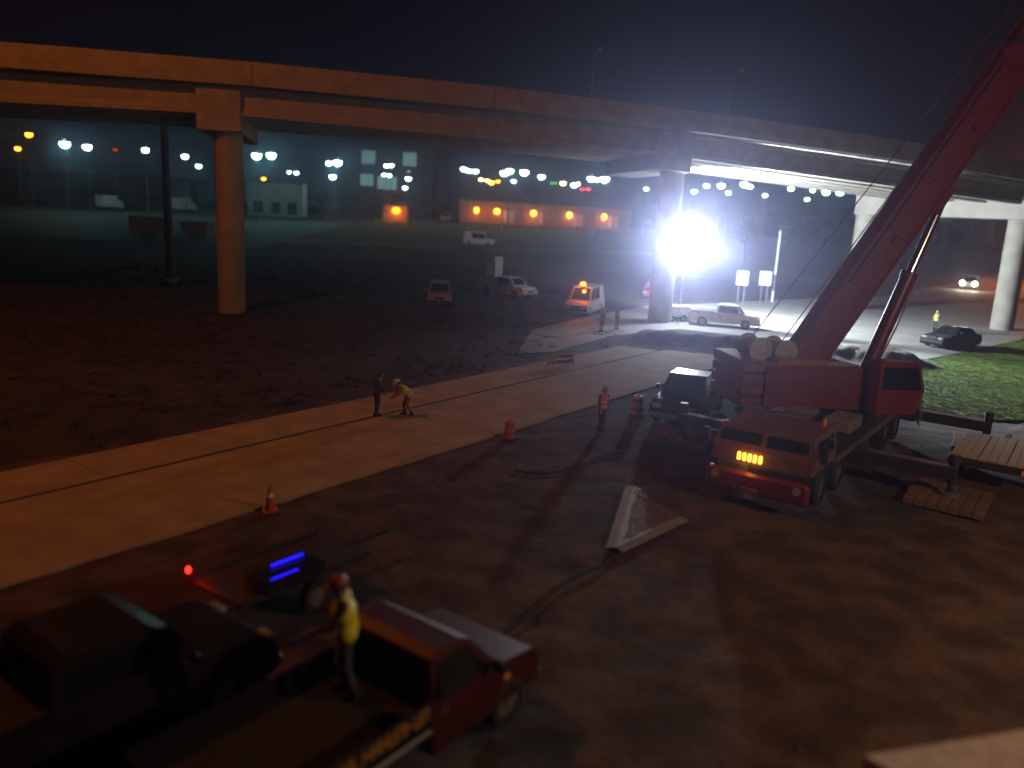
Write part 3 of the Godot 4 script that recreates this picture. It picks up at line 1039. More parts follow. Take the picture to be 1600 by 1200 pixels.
func build_vehicles() -> void:
	vehicle("parked_suv", "grey parked vehicle facing the camera on the dark field by the lawn", Vector3(-6.7, 0, -69.5), yaw_of(0.1, 1.0), "suv", mats["silver_paint"], 1.05)
	# work truck with raised pale boards
	var w := vehicle("work_truck", "work truck with two upright pale boards on its bed", Vector3(-0.9, 0, -79), yaw_of(0.75, 0.66), "pickup", mats["white_paint"], 1.05)
	for e in [[-1.3, 1.1, 1.9], [-2.5, 0.8, 1.2]]:
		var st := S()
		box(st, Vector3(e[0], 1.7 + e[2] * 0.5, 0), Vector3(0.07, e[2], e[1]), 0.01)
		tube(st, Vector3(e[0], 1.2, -0.3), Vector3(e[0], 1.8, -0.3), 0.03)
		tube(st, Vector3(e[0], 1.2, 0.3), Vector3(e[0], 1.8, 0.3), 0.03)
		part(w, "raised_board", st, mats["sign_face"])
	# beacon van
	var v := vehicle("beacon_truck", "work van with a glowing amber beacon on its roof", Vector3(5.9, 0, -68.6), yaw_of(-0.35, 0.94), "van", mats["silver_paint"], 1.0)
	var bs := S()
	tube(bs, Vector3(1.0, 2.25, 0), Vector3(1.0, 2.42, 0), 0.2, 0.2, 14)
	var bb := part(v, "beacon", bs, mats["dark_steel"])
	bs = S()
	ball(bs, Vector3(1.0, 2.5, 0), Vector3(0.24, 0.22, 0.24), 14)
	part(bb, "beacon_lamp", bs, mats["glow_amber"])
	omni(v, "beacon_light", Vector3(1.5, 2.55, 0), Color(1.0, 0.45, 0.06), 5.0, 0.15)
	vehicle("white_pickup", "white pickup glaring under the light tower", Vector3(16.8, 0, -64.2), yaw_of(0.8, 0.25), "pickup", mats["white_paint"], 0.95)
	vehicle("red_van", "red van half hidden behind the middle overpass column", Vector3(14.6, 0, -86), yaw_of(-0.3, 0.9), "van", mats["crane_red"], 0.8)
	vehicle("dark_car", "dark parked car at the grass verge before the right column", Vector3(32.4, 0, -59.2), yaw_of(-0.85, 0.5), "car", mats["black_paint"], 1.05)
	# oncoming car with lit headlights
	var h := vehicle("oncoming_car", "oncoming car on the ramp with both headlights lit", Vector3(70.5, rise(-126.0) + 0.06, -126), yaw_of(-0.55, 0.83), "suv", mats["grey_paint"], 1.15)
	for z in [-0.72, 0.72]:
		var st := S()
		ball(st, Vector3(2.5, 0.9, z), Vector3(0.12, 0.3, 0.34), 12)
		part(h, "lit_headlamp", st, mats["glow_head"])
		omni(h, "head_light", Vector3(2.95, 0.9, z), Color(1.0, 0.93, 0.8), 9.0, 0.15)
	vehicle("lot_car", "pale car parked alone on the far lawn road", Vector3(-8.0, rise(-165.0) + 0.1, -165), yaw_of(1.0, 0.25), "van", mats["white_paint"], 1.15)
	vehicle("white_far_van", "white van beside the long low building, at its left end", Vector3(-23.0, rise(-250.0), -250), yaw_of(0.2, 1.0), "van", mats["white_paint"], 1.2)
	# dark pickup beside the crane
	vehicle("black_pickup", "black pickup with shining panels parked left of the crane", Vector3(7.6, 0, -33.2), yaw_of(-0.42, 0.9), "pickup", mats["black_paint"], 1.0)
	vehicle("dark_pickup", "black pickup lost in the dark bottom left corner", Vector3(-6.1, 0, -10.4), yaw_of(0.588, -0.809), "pickup", mats["black_paint"], 1.0)
	# low utility trailer with a red lamp and two blue light bars
	var p := thing("utility_trailer", "low dark utility trailer with a red lamp and two blue light bars", "trailer", Vector3(-4.51, 0, -15.33), ROAD_TURN)
	var us := S()
	box(us, Vector3(0, 0.62, 0), Vector3(3.2, 0.1, 1.66), 0.02)
	part(p, "deck", us, mats["dark_steel"])
	for z in [-0.85, 0.85]:
		us = S()
		box(us, Vector3(0, 0.69, z), Vector3(3.2, 0.1, 0.05), 0.01)
		part(p, "side_rail", us, mats["dark_steel"])
		wheel(p, Vector3(0, 0.33, z * 1.14), 0.33, 0.2)
	us = S()
	box(us, Vector3(2.3, 0.55, 0), Vector3(1.5, 0.09, 0.1), 0.02)
	part(p, "drawbar", us, mats["dark_steel"])
	us = S()
	box(us, Vector3(-0.4, 0.81, 0.58), Vector3(1.5, 0.28, 0.66), 0.03)
	part(p, "tool_chest", us, mats["black_paint"])
	for e in [[-0.61, 0.17, 0.4, 0.022, 0.99], [-0.95, -0.31, 0.85, 0.014, 0.965]]:
		us = S()
		tube(us, Vector3(e[0], e[4], e[2]), Vector3(e[1], e[4], e[2]), e[3], e[3], 10)
		part(p, "light_bar", us, mats["glow_blue"])
	us = S()
	box(us, Vector3(-1.56, 0.78, -0.8), Vector3(0.04, 0.2, 0.06), 0.01)
	part(p, "lamp_bracket", us, mats["dark_steel"])
	us = S()
	ball(us, Vector3(-1.65, 0.88, -0.8), Vector3(0.05, 0.075, 0.05), 10)
	part(p, "tail_lamp", us, mats["glow_tail"])
	omni(p, "tail_light_glow", Vector3(-1.78, 0.88, -0.6), Color(1.0, 0.08, 0.05), 0.25, 0.05)
	# parked box trailers on the car park
	for e in [[-65.8, -144.5, 6.6, 3.0, "rust brown box trailer on the car park behind the thick pole"], [-59.2, -149.0, 5.2, 2.3, "smaller rust brown trailer beside the first overpass column, on the car park"]]:
		var t := thing("box_trailer", e[4], "trailer", Vector3(e[0], rise(e[1]), e[1]), -0.1, "box trailers on the car park")
		var st := S()
		box(st, Vector3(0, 0.75 + e[3] * 0.5, 0), Vector3(e[2], e[3], 2.4), 0.04)
		part(t, "box_body", st, mats["rust_box"])
		for x in [-0.7, 0.3]:
			for z in [-1.0, 1.0]:
				wheel(t, Vector3(x, 0.45, z), 0.45, 0.3)
		st = S()
		box(st, Vector3(e[2] * 0.5 + 0.5, 0.6, 0), Vector3(1.2, 0.12, 0.3), 0.02)
		part(t, "drawbar", st, mats["dark_steel"])
	for e in [[-109.0, -216.0, "pale box truck under the second lamp pair from the left"], [-92.5, -224.0, "pale box truck left of the thick pole, far back"]]:
		var t := thing("box_truck", e[2], "truck", Vector3(e[0], rise(e[1]), e[1]), 1.3, "pale box trucks far left")
		var st := S()
		box(st, Vector3(-1.0, 2.3, 0), Vector3(5.4, 3.0, 2.4), 0.05)
		part(t, "cargo_box", st, mats["white_paint"])
		st = S()
		prism(st, V2([1.75, 0.7, 3.9, 0.7, 3.95, 1.5, 3.2, 2.6, 1.75, 2.6]), -1.1, 1.1)
		part(t, "cab", st, mats["white_paint"])
		for x in [-2.4, 2.9]:
			for z in [-1.0, 1.0]:
				wheel(t, Vector3(x, 0.45, z), 0.45, 0.3)

# ------------------------------------------------------------------ mobile crane
func build_crane() -> void:
	var O := Vector3(7.19, 0, -22.1)
	var t := thing("mobile_crane", "big red mobile crane on outriggers with its boom raised to the right", "crane", O, ROAD_TURN)
	var red: Material = mats["crane_red"]
	var dark: Material = mats["dark_steel"]
	# carrier frame and deck (front at x = 0, rear at x = 13.6)
	var st := S()
	box(st, Vector3(7.2, 0.98, 0), Vector3(12.6, 0.5, 1.3), 0.03)
	part(t, "chassis", st, dark)
	st = S()
	box(st, Vector3(8.1, 1.3, 0), Vector3(11.0, 0.1, 2.95), 0.02)
	for i in 11:
		box(st, Vector3(2.9 + i * 1.04, 1.36, 1.38), Vector3(0.98, 0.03, 0.14), 0.008)
	part(t, "carrier_deck", st, dark)
	for z in [-1.0, 1.0]:
		st = S()
		box(st, Vector3(8.1, 1.22, z * 1.49), Vector3(11.0, 0.18, 0.05), 0.01)
		part(t, "deck_edge_rail", st, mats["crane_tan"])
	# front bumper
	st = S()
	box(st, Vector3(0.02, 0.72, 0), Vector3(0.34, 0.62, 3.0), 0.08)
	var bp := part(t, "front_bumper", st, red)
	st = S()
	box(st, Vector3(-0.17, 0.52, -0.12), Vector3(0.04, 0.16, 0.5), 0.01)
	part(bp, "number_plate", st, mats["crane_tan"])
	for z in [-1.2, 1.2]:
		st = S()
		tube(st, Vector3(-0.17, 0.82, z), Vector3(-0.13, 0.82, z), 0.12, 0.12, 16)
		part(bp, "headlight", st, mats["lens_clear"])
	st = S()
	box(st, Vector3(0.1, 1.12, 0), Vector3(0.1, 0.22, 2.7), 0.02)
	box(st, Vector3(0.02, 1.12, 0.15), Vector3(0.1, 0.2, 0.62), 0.02)
	part(t, "grille", st, dark)
	# low wide driver cab
	st = S()
	prism(st, V2([0.12, 1.2, 0.16, 1.62, 0.42, 2.18, 0.6, 2.26, 2.5, 2.32, 2.62, 2.2, 2.66, 1.2]), -1.46, 1.46, Transform3D.IDENTITY, 0.1, 1.6)
	var cab := part(t, "driver_cab", st, mats["crane_tan"])
	for z in [-1.0, 1.0]:
		st = S()
		var q := []
		for e in [[0.28, 1.66], [0.47, 2.1], [1.3, 2.12], [1.3, 1.66]]:
			q.append(Vector3(0.165 + (0.26 * (e[1] - 1.62) / 0.56) - 0.006, e[1], z * (0.12 + (e[0] - 0.28) * 1.1)))
		face(st, [Vector3(0.237, 1.8, z * 0.08), Vector3(0.237, 1.8, z * 1.3), Vector3(0.378, 2.12, z * 1.26), Vector3(0.378, 2.12, z * 0.08)], Vector3(-1, 0.4, 0))
		part(cab, "windshield", st, mats["dark_glass"])
		st = S()
		face(st, [Vector3(0.6, 1.66, z * 1.462), Vector3(2.3, 1.66, z * 1.462), Vector3(2.3, 2.1, z * 1.4), Vector3(0.72, 2.1, z * 1.4)], Vector3(0, 0, z))
		part(cab, "side_window", st, mats["dark_glass"])
		st = S()
		box(st, Vector3(0.25, 1.85, z * 1.72), Vector3(0.1, 0.42, 0.2), 0.03)
		tube(st, Vector3(0.3, 2.0, z * 1.44), Vector3(0.27, 1.95, z * 1.68), 0.02, 0.02, 6)
		part(t, "mirror", st, dark)
	for z in [-1.0, 1.0]:
		st = S()
		box(st, Vector3(1.55, 1.62, z * 1.452), Vector3(0.025, 0.8, 0.03), 0.0)
		part(cab, "door_seam", st, dark)
		st = S()
		box(st, Vector3(1.35, 1.5, z * 1.468), Vector3(0.2, 0.05, 0.03), 0.01)
		part(cab, "door_handle", st, mats["chrome"])
		st = S()
		tube(st, Vector3(0.2, 1.78, z * 0.5), Vector3(0.33, 2.05, z * 0.95), 0.014, 0.01, 6)
		part(cab, "wiper", st, dark)
	for i in 4:
		st = S()
		box(st, Vector3(1.6, 2.305 + 0.01, -0.75 + i * 0.5), Vector3(1.6, 0.03, 0.05), 0.008)
		part(cab, "roof_rib", st, mats["crane_tan"])
	st = S()
	tube(st, Vector3(2.2, 2.3, 1.1), Vector3(2.2, 2.5, 1.1), 0.08, 0.06, 12)
	part(cab, "roof_beacon", st, mats["lens_amber"])
	for i in 5:
		st = S()
		box(st, Vector3(0.015, 1.04 + i * 0.045, -0.75), Vector3(0.05, 0.02, 0.9), 0.004)
		part(t, "grille_slat", st, mats["steel"])
	for z in [-0.55, 0.55]:
		st = S()
		box(st, Vector3(-0.2, 0.5, z), Vector3(0.12, 0.14, 0.08), 0.02)
		part(bp, "tow_hook", st, dark)
	for i in 5:
		st = S()
		box(st, Vector3(0.09, 1.43, -0.62 + i * 0.16), Vector3(0.07, 0.24, 0.1), 0.03)
		part(cab, "marker_lamp", st, mats["glow_marker"])
	omni(t, "marker_light", Vector3(-0.25, 1.43, -0.3), Color(1.0, 0.6, 0.16), 0.28, 0.12)
	# four axles
	for x in [1.5, 3.4, 9.9, 11.7]:
		for z in [-1.0, 1.0]:
			wheel(t, Vector3(x, 0.62, z * 1.22), 0.6, 0.46)
		st = S()
		for z in [-1.0, 1.0]:
			box(st, Vector3(x, 1.23, z * 1.22), Vector3(1.5, 0.06, 0.52), 0.02)
		part(t, "fender", st, dark)
	# outriggers: box across the frame, sliding beam, jack and float
	for e in [[5.0, 4.35, 1.0], [13.0, 4.4, 1.0], [5.0, 4.6, -1.0], [13.0, 4.4, -1.0]]:
		var z: float = e[2]
		st = S()
		box(st, Vector3(e[0], 0.92, z * 1.05), Vector3(0.56, 0.52, 1.7), 0.02)
		box(st, Vector3(e[0], 0.92, z * (1.9 + (e[1] - 1.9) * 0.5)), Vector3(0.42, 0.38, e[1] - 1.7), 0.02)
		var beam := part(t, "outrigger_beam", st, dark)
		st = S()
		box(st, Vector3(e[0], 1.125, z * (1.9 + (e[1] - 1.9) * 0.5)), Vector3(0.4, 0.02, e[1] - 1.8), 0.004)
		part(beam, "wear_plate", st, mats["steel"])
		st = S()
		tube(st, Vector3(e[0], 0.6, z * e[1]), Vector3(e[0], 1.5, z * e[1]), 0.15, 0.15, 14)
		tube(st, Vector3(e[0], 0.3, z * e[1]), Vector3(e[0], 0.7, z * e[1]), 0.09, 0.09, 12)
		part(t, "outrigger_jack", st, dark)
		st = S()
		tube(st, Vector3(e[0], 0.23, z * e[1]), Vector3(e[0], 0.32, z * e[1]), 0.36, 0.28, 18)
		part(t, "outrigger_float", st, mats["steel"])
	# ---- superstructure turned so that the boom points right
	var sup := Node3D.new()
	sup.name = "superstructure"
	t.add_child(sup)
	var pivot := Vector3(12.8, 0, -30.1)
	var turn := deg_to_rad(8.0)
	sup.transform = t.transform.affine_inverse() * Transform3D(Basis(Vector3.UP, turn), pivot)
	# local: x forward (right in the picture), z towards the camera
	st = S()
	tube(st, Vector3(0, 1.32, 0), Vector3(0, 1.62, 0), 1.15, 1.15, 28)
	part(sup, "turntable_ring", st, dark)
	st = S()
	prism(st, V2([-4.0, 1.7, 0.9, 1.62, 1.5, 1.75, 1.5, 2.45, 1.2, 2.8, 0.2, 3.0, -0.6, 3.25, -4.0, 3.2]), 0.62, 1.5)
	prism(st, V2([-4.0, 1.7, 0.9, 1.62, 1.5, 1.75, 1.5, 2.45, 1.2, 2.8, 0.2, 3.0, -0.6, 3.25, -4.0, 3.2]), -1.5, -0.62)
	box(st, Vector3(-1.3, 1.82, 0), Vector3(5.4, 0.3, 1.2), 0.02)
	part(sup, "frame_side", st, red)
	for e in [[-0.75, 2.3, 0.9, 0.34], [0.45, 2.1, 0.9, 0.3], [-3.4, 2.4, 1.0, 0.5]]:
		st = S()
		box(st, Vector3(e[0], e[1], 1.515), Vector3(e[2], e[3], 0.05), 0.01)
		part(sup, "access_panel", st, red)
	# counterweight stack and winches at the tail
	for i in 4:
		st = S()
		box(st, Vector3(-4.45, 1.85 + i * 0.42, 0), Vector3(0.85, 0.4, 2.9), 0.05)
		part(sup, "counterweight_slab", st, red if i != 3 else mats["crane_tan"])
	for e in [[-3.9, 3.62], [-2.9, 3.55]]:
		st = S()
		tube(st, Vector3(e[0], e[1], -0.55), Vector3(e[0], e[1], 0.55), 0.3, 0.3, 20)
		tube(st, Vector3(e[0], e[1], 0.55), Vector3(e[0], e[1], 0.61), 0.44, 0.44, 20)
		tube(st, Vector3(e[0], e[1], -0.61), Vector3(e[0], e[1], -0.55), 0.44, 0.44, 20)
		part(sup, "winch_drum", st, mats["steel"])
	st = S()
	box(st, Vector3(-2.6, 3.3, 1.12), Vector3(1.9, 0.24, 0.6), 0.03)
	part(sup, "engine_hood", st, mats["rust_box"])
	# operator cab on the camera side, at the front
	st = S()
	prism(st, V2([-0.2, 1.7, 1.3, 1.7, 1.55, 2.6, 1.3, 3.5, 1.1, 3.58, -0.05, 3.6, -0.2, 3.5]), 1.56, 2.4, Transform3D.IDENTITY, 0.08, 2.5)
	var oc := part(sup, "operator_cab", st, red)
	st = S()
	face(st, [Vector3(-0.08, 2.6, 2.4), Vector3(1.42, 2.6, 2.4), Vector3(1.24, 3.4, 2.34), Vector3(-0.05, 3.4, 2.34)], Vector3(0, 0, 1))
	part(oc, "side_window", st, mats["dark_glass"])
	st = S()
	face(st, [Vector3(1.555, 2.62, 1.64), Vector3(1.555, 2.62, 2.32), Vector3(1.335, 3.42, 2.26), Vector3(1.335, 3.42, 1.7)], Vector3(1, 0.2, 0))
	part(oc, "windshield", st, mats["dark_glass"])
	for i in 7:                                      # slatted step guard beside the cab front
		st = S()
		box(st, Vector3(1.62, 1.5 + i * 0.14, 2.0), Vector3(0.05, 0.06, 0.8), 0.01, Basis(Vector3.RIGHT, 0.5))
		part(sup, "step_slat", st, mats["timber_pale"])
	# boom: foot pin at the tail side of the turntable
	var E := deg_to_rad(59.5)
	var foot := Vector3(-2.05, 3.0, 0)
	var bx := Vector3(cos(E), sin(E), 0)
	var by := Vector3(-sin(E), cos(E), 0)
	var bt := Transform3D(Basis(bx, by, Vector3(0, 0, 1)), foot)
	var boom := Node3D.new()
	boom.name = "boom"
	sup.add_child(boom)
	boom.transform = bt
	st = S()
	prism(st, V2([-0.45, -0.3, 0.4, -0.68, 13.0, -0.68, 13.0, 0.68, 0.5, 0.68, -0.45, 0.35]), -0.4, 0.4)
	part(boom, "base_section", st, red)
	for z in [-0.425, 0.425]:
		st = S()
		for y in [-0.62, 0.62]:
			box(st, Vector3(6.7, y, z), Vector3(12.6, 0.1, 0.05), 0.012)
		for i in 6:
			box(st, Vector3(1.2 + i * 2.3, 0, z), Vector3(0.1, 1.14, 0.04), 0.01)
		part(boom, "side_stiffener", st, red)
	st = S()
	box(st, Vector3(12.9, 0, 0), Vector3(0.24, 1.52, 0.96), 0.03)
	part(boom, "section_collar", st, red)
	st = S()
	box(st, Vector3(18.0, 0.03, 0), Vector3(10.0, 1.1, 0.66), 0.04)
	part(boom, "middle_section", st, red)
	st = S()
	box(st, Vector3(26.0, 0.06, 0), Vector3(6.2, 0.92, 0.52), 0.04)
	part(boom, "tip_section", st, red)
	st = S()
	tube(st, Vector3(29.2, -0.45, -0.3), Vector3(29.2, -0.45, 0.3), 0.32, 0.32, 18)
	tube(st, Vector3(29.1, 0.4, -0.3), Vector3(29.1, 0.4, 0.3), 0.3, 0.3, 18)
	part(boom, "boom_head_sheaves", st, mats["steel"])
	st = S()
	box(st, Vector3(7.8, -0.8, 0), Vector3(1.1, 0.42, 0.6), 0.05)
	part(boom, "cylinder_bracket", st, red)
	st = S()
	tube(st, Vector3(3.2, 0.1, -0.62), Vector3(3.2, 0.1, -0.43), 0.42, 0.42, 22)
	tube(st, Vector3(3.2, 0.1, -0.66), Vector3(3.2, 0.1, -0.6), 0.12, 0.12, 12)
	part(boom, "hose_reel", st, dark)
	for x in [0.1, 5.6, 10.4]:
		st = S()
		tube(st, Vector3(x, -0.1, 0.4), Vector3(x, -0.1, 0.49), 0.16, 0.14, 16)
		part(boom, "pin_boss", st, red)
	st = S()
	path_tube(st, [Vector3(3.4, 0.5, 0.5), Vector3(6.0, 0.46, 0.46), Vector3(9.0, 0.5, 0.46), Vector3(12.7, 0.48, 0.46)], 0.025, 6)
	part(boom, "side_cable", st, mats["rubber"])
	for x in [13.6, 18.2, 22.6]:
		st = S()
		box(st, Vector3(x, 0.03, 0), Vector3(0.16, 1.18, 0.74), 0.02)
		part(boom, "wear_band", st, dark)
	# lift cylinder
	var ca := Vector3(0.6, 2.5, 0)
	var cb: Vector3 = bt * Vector3(7.8, -0.95, 0)
	st = S()
	tube(st, ca, ca.lerp(cb, 0.6), 0.27, 0.27, 18)
	tube(st, ca.lerp(cb, 0.575), ca.lerp(cb, 0.61), 0.31, 0.31, 18)
	var cyl := part(sup, "lift_cylinder", st, red)
	st = S()
	tube(st, ca.lerp(cb, 0.6), cb, 0.17, 0.17, 16)
	part(cyl, "piston_rod", st, mats["chrome"])
	st = S()
	path_tube(st, [ca + Vector3(0.25, 0.3, 0.24), ca.lerp(cb, 0.3) + Vector3(0.3, 0, 0.2), ca.lerp(cb, 0.58) + Vector3(0.28, 0, 0.2)], 0.035, 6)
	part(cyl, "hydraulic_hose", st, mats["steel"])
	# hoist lines from the winches up over the boom
	for e in [[-4.0, 3.9, -0.2, 22.0], [-3.0, 3.83, 0.25, 20.0]]:
		st = S()
		tube(st, Vector3(e[0], e[1], e[2]), bt * Vector3(e[3], 0.65, e[2]), 0.022, 0.022, 6)
		part(sup, "hoist_line", st, mats["rope"])
	# toolboxes and hoses on the carrier deck behind the cab
	for e in [[4.0, 1.62, -0.5, 1.3, 0.5, 1.3], [6.2, 1.6, 0.7, 1.6, 0.45, 0.9], [6.6, 1.55, -0.8, 1.1, 0.38, 0.9]]:
		st = S()
		box(st, Vector3(e[0], e[1], e[2]), Vector3(e[3], e[4], e[5]), 0.04)
		part(t, "deck_box", st, mats["grey_paint"])
	# timber mats under the floats
	var n := 0
	for e in [[5.0, 4.35, "timber mat under the right front outrigger of the crane"], [13.0, 4.4, "timber mat under the right rear outrigger of the crane"], [5.0, -4.6, "reddish timber mat under the left front outrigger of the crane"], [13.0, -4.4, "timber mat under the left rear outrigger behind the black pickup"]]:
		var c: Vector3 = t.transform * Vector3(e[0], 0, e[1])
		var mt := thing("crane_mat", e[2], "timber mat", c, ROAD_TURN + 0.1 * n, "timber mats under the crane outriggers")
		for i in 7:
			st = S()
			box(st, Vector3(0, 0.115 + 0.008 * (i % 2), -0.93 + i * 0.31), Vector3(2.5, 0.21, 0.29), 0.02)
			part(mt, "plank", st, mats["timber" if i % 3 else "timber_dark"])
		n += 1

# ------------------------------------------------------------------ flatbed truck, bottom left
func build_flatbed_truck() -> void:
	# x forward (up and right in the picture); right side faces the camera side
	var t := thing("flatbed_truck", "truck with red cab and gold lettered dark side board, bottom of picture", "truck", Vector3(-2.19, 0, -9.78), ROAD_TURN)
	var dark: Material = mats["dark_steel"]
	var st := S()
	box(st, Vector3(0.6, 0.66, 0), Vector3(5.8, 0.22, 0.8), 0.02)
	part(t, "chassis", st, dark)
	for i in 8:
		st = S()
		box(st, Vector3(-0.75, 1.1, -0.87 + i * 0.249), Vector3(3.2, 0.06, 0.24), 0.008)
		part(t, "deck_plank", st, mats["timber_black"])
	for z in [-1.0, 1.0]:
		st = S()
		box(st, Vector3(-0.75, 1.2, z * 1.02), Vector3(3.25, 0.42, 0.05), 0.012)
		var sb := part(t, "side_board", st, mats["black_paint"])
		if z > 0:                                    # worn gold marks, too blurred to read
			var r := RandomNumberGenerator.new()
			r.seed = 4
			var x := -1.9
			while x < 0.72:
				var w := r.randf_range(0.07, 0.13)
				st = S()
				box(st, Vector3(x, 1.25, 1.05), Vector3(0.026, 0.2, 0.008), 0.0)
				if r.randf() < 0.75:
					box(st, Vector3(x + w, 1.25, 1.05), Vector3(0.026, 0.2, 0.008), 0.0)
				box(st, Vector3(x + w * 0.5, 1.25 + [0.087, -0.087, 0.0][r.randi() % 3], 1.051), Vector3(w, 0.026, 0.008), 0.0)
				part(sb, "worn_letter_mark", st, mats["gold_letters"])
				x += w + 0.05
		st = S()
		box(st, Vector3(-0.75, 0.9, z * 1.0), Vector3(3.2, 0.08, 0.06), 0.01)
		part(t, "under_rail", st, mats["steel"])
	st = S()
	box(st, Vector3(-2.4, 1.2, 0), Vector3(0.05, 0.42, 2.0), 0.01)
	part(t, "tailboard", st, mats["black_paint"])
	# red cab
	st = S()
	prism(st, V2([0.92, 0.45, 0.9, 1.2, 1.0, 1.86, 1.14, 1.95, 1.66, 1.93, 1.84, 1.84, 2.42, 1.22, 3.3, 1.12, 3.5, 0.98, 3.56, 0.5]), -1.0, 1.0, Transform3D.IDENTITY, 0.2, 1.15)
	var cab := part(t, "cab", st, mats["red_paint"])
	for z in [-1.0, 1.0]:
		st = S()
		face(st, [Vector3(1.06, 1.24, z * 0.981), Vector3(2.2, 1.24, z * 0.981), Vector3(1.76, 1.78, z * 0.845), Vector3(1.12, 1.78, z * 0.845)], Vector3(0, 0.3, z))
		part(cab, "side_window", st, mats["dark_glass"])
		st = S()
		box(st, Vector3(2.2, 1.34, z * 1.14), Vector3(0.1, 0.2, 0.22), 0.04)
		part(cab, "mirror", st, dark)
		st = S()
		box(st, Vector3(1.14, 1.08, z * 1.008), Vector3(0.15, 0.04, 0.03), 0.008)
		part(cab, "door_handle", st, mats["chrome"])
		st = S()
		box(st, Vector3(2.6, 0.92, z * 1.008), Vector3(0.16, 0.1, 0.04), 0.015)
		part(cab, "marker_lens", st, mats["lens_amber"])
		st = S()
		box(st, Vector3(3.5, 0.82, z * 0.72), Vector3(0.1, 0.2, 0.34), 0.04)
		part(cab, "headlight", st, mats["lens_clear"])
	st = S()
	face(st, [Vector3(0.902, 1.26, -0.75), Vector3(0.902, 1.26, 0.75), Vector3(0.976, 1.78, 0.68), Vector3(0.976, 1.78, -0.68)], Vector3(-1, 0, 0))
	part(cab, "rear_window", st, mats["dark_glass"])
	st = S()
	face(st, [Vector3(2.36, 1.3, -0.86), Vector3(2.36, 1.3, 0.86), Vector3(1.9, 1.79, 0.72), Vector3(1.9, 1.79, -0.72)], Vector3(1, 0.9, 0))
	part(cab, "windshield", st, mats["dark_glass"])
	st = S()
	box(st, Vector3(3.58, 0.5, 0), Vector3(0.2, 0.24, 1.96), 0.05)
	part(t, "front_bumper", st, mats["steel"])
	for x in [-1.3, 2.7]:
		for z in [-1.0, 1.0]:
			wheel(t, Vector3(x, 0.42, z * 0.88), 0.42, 0.28)

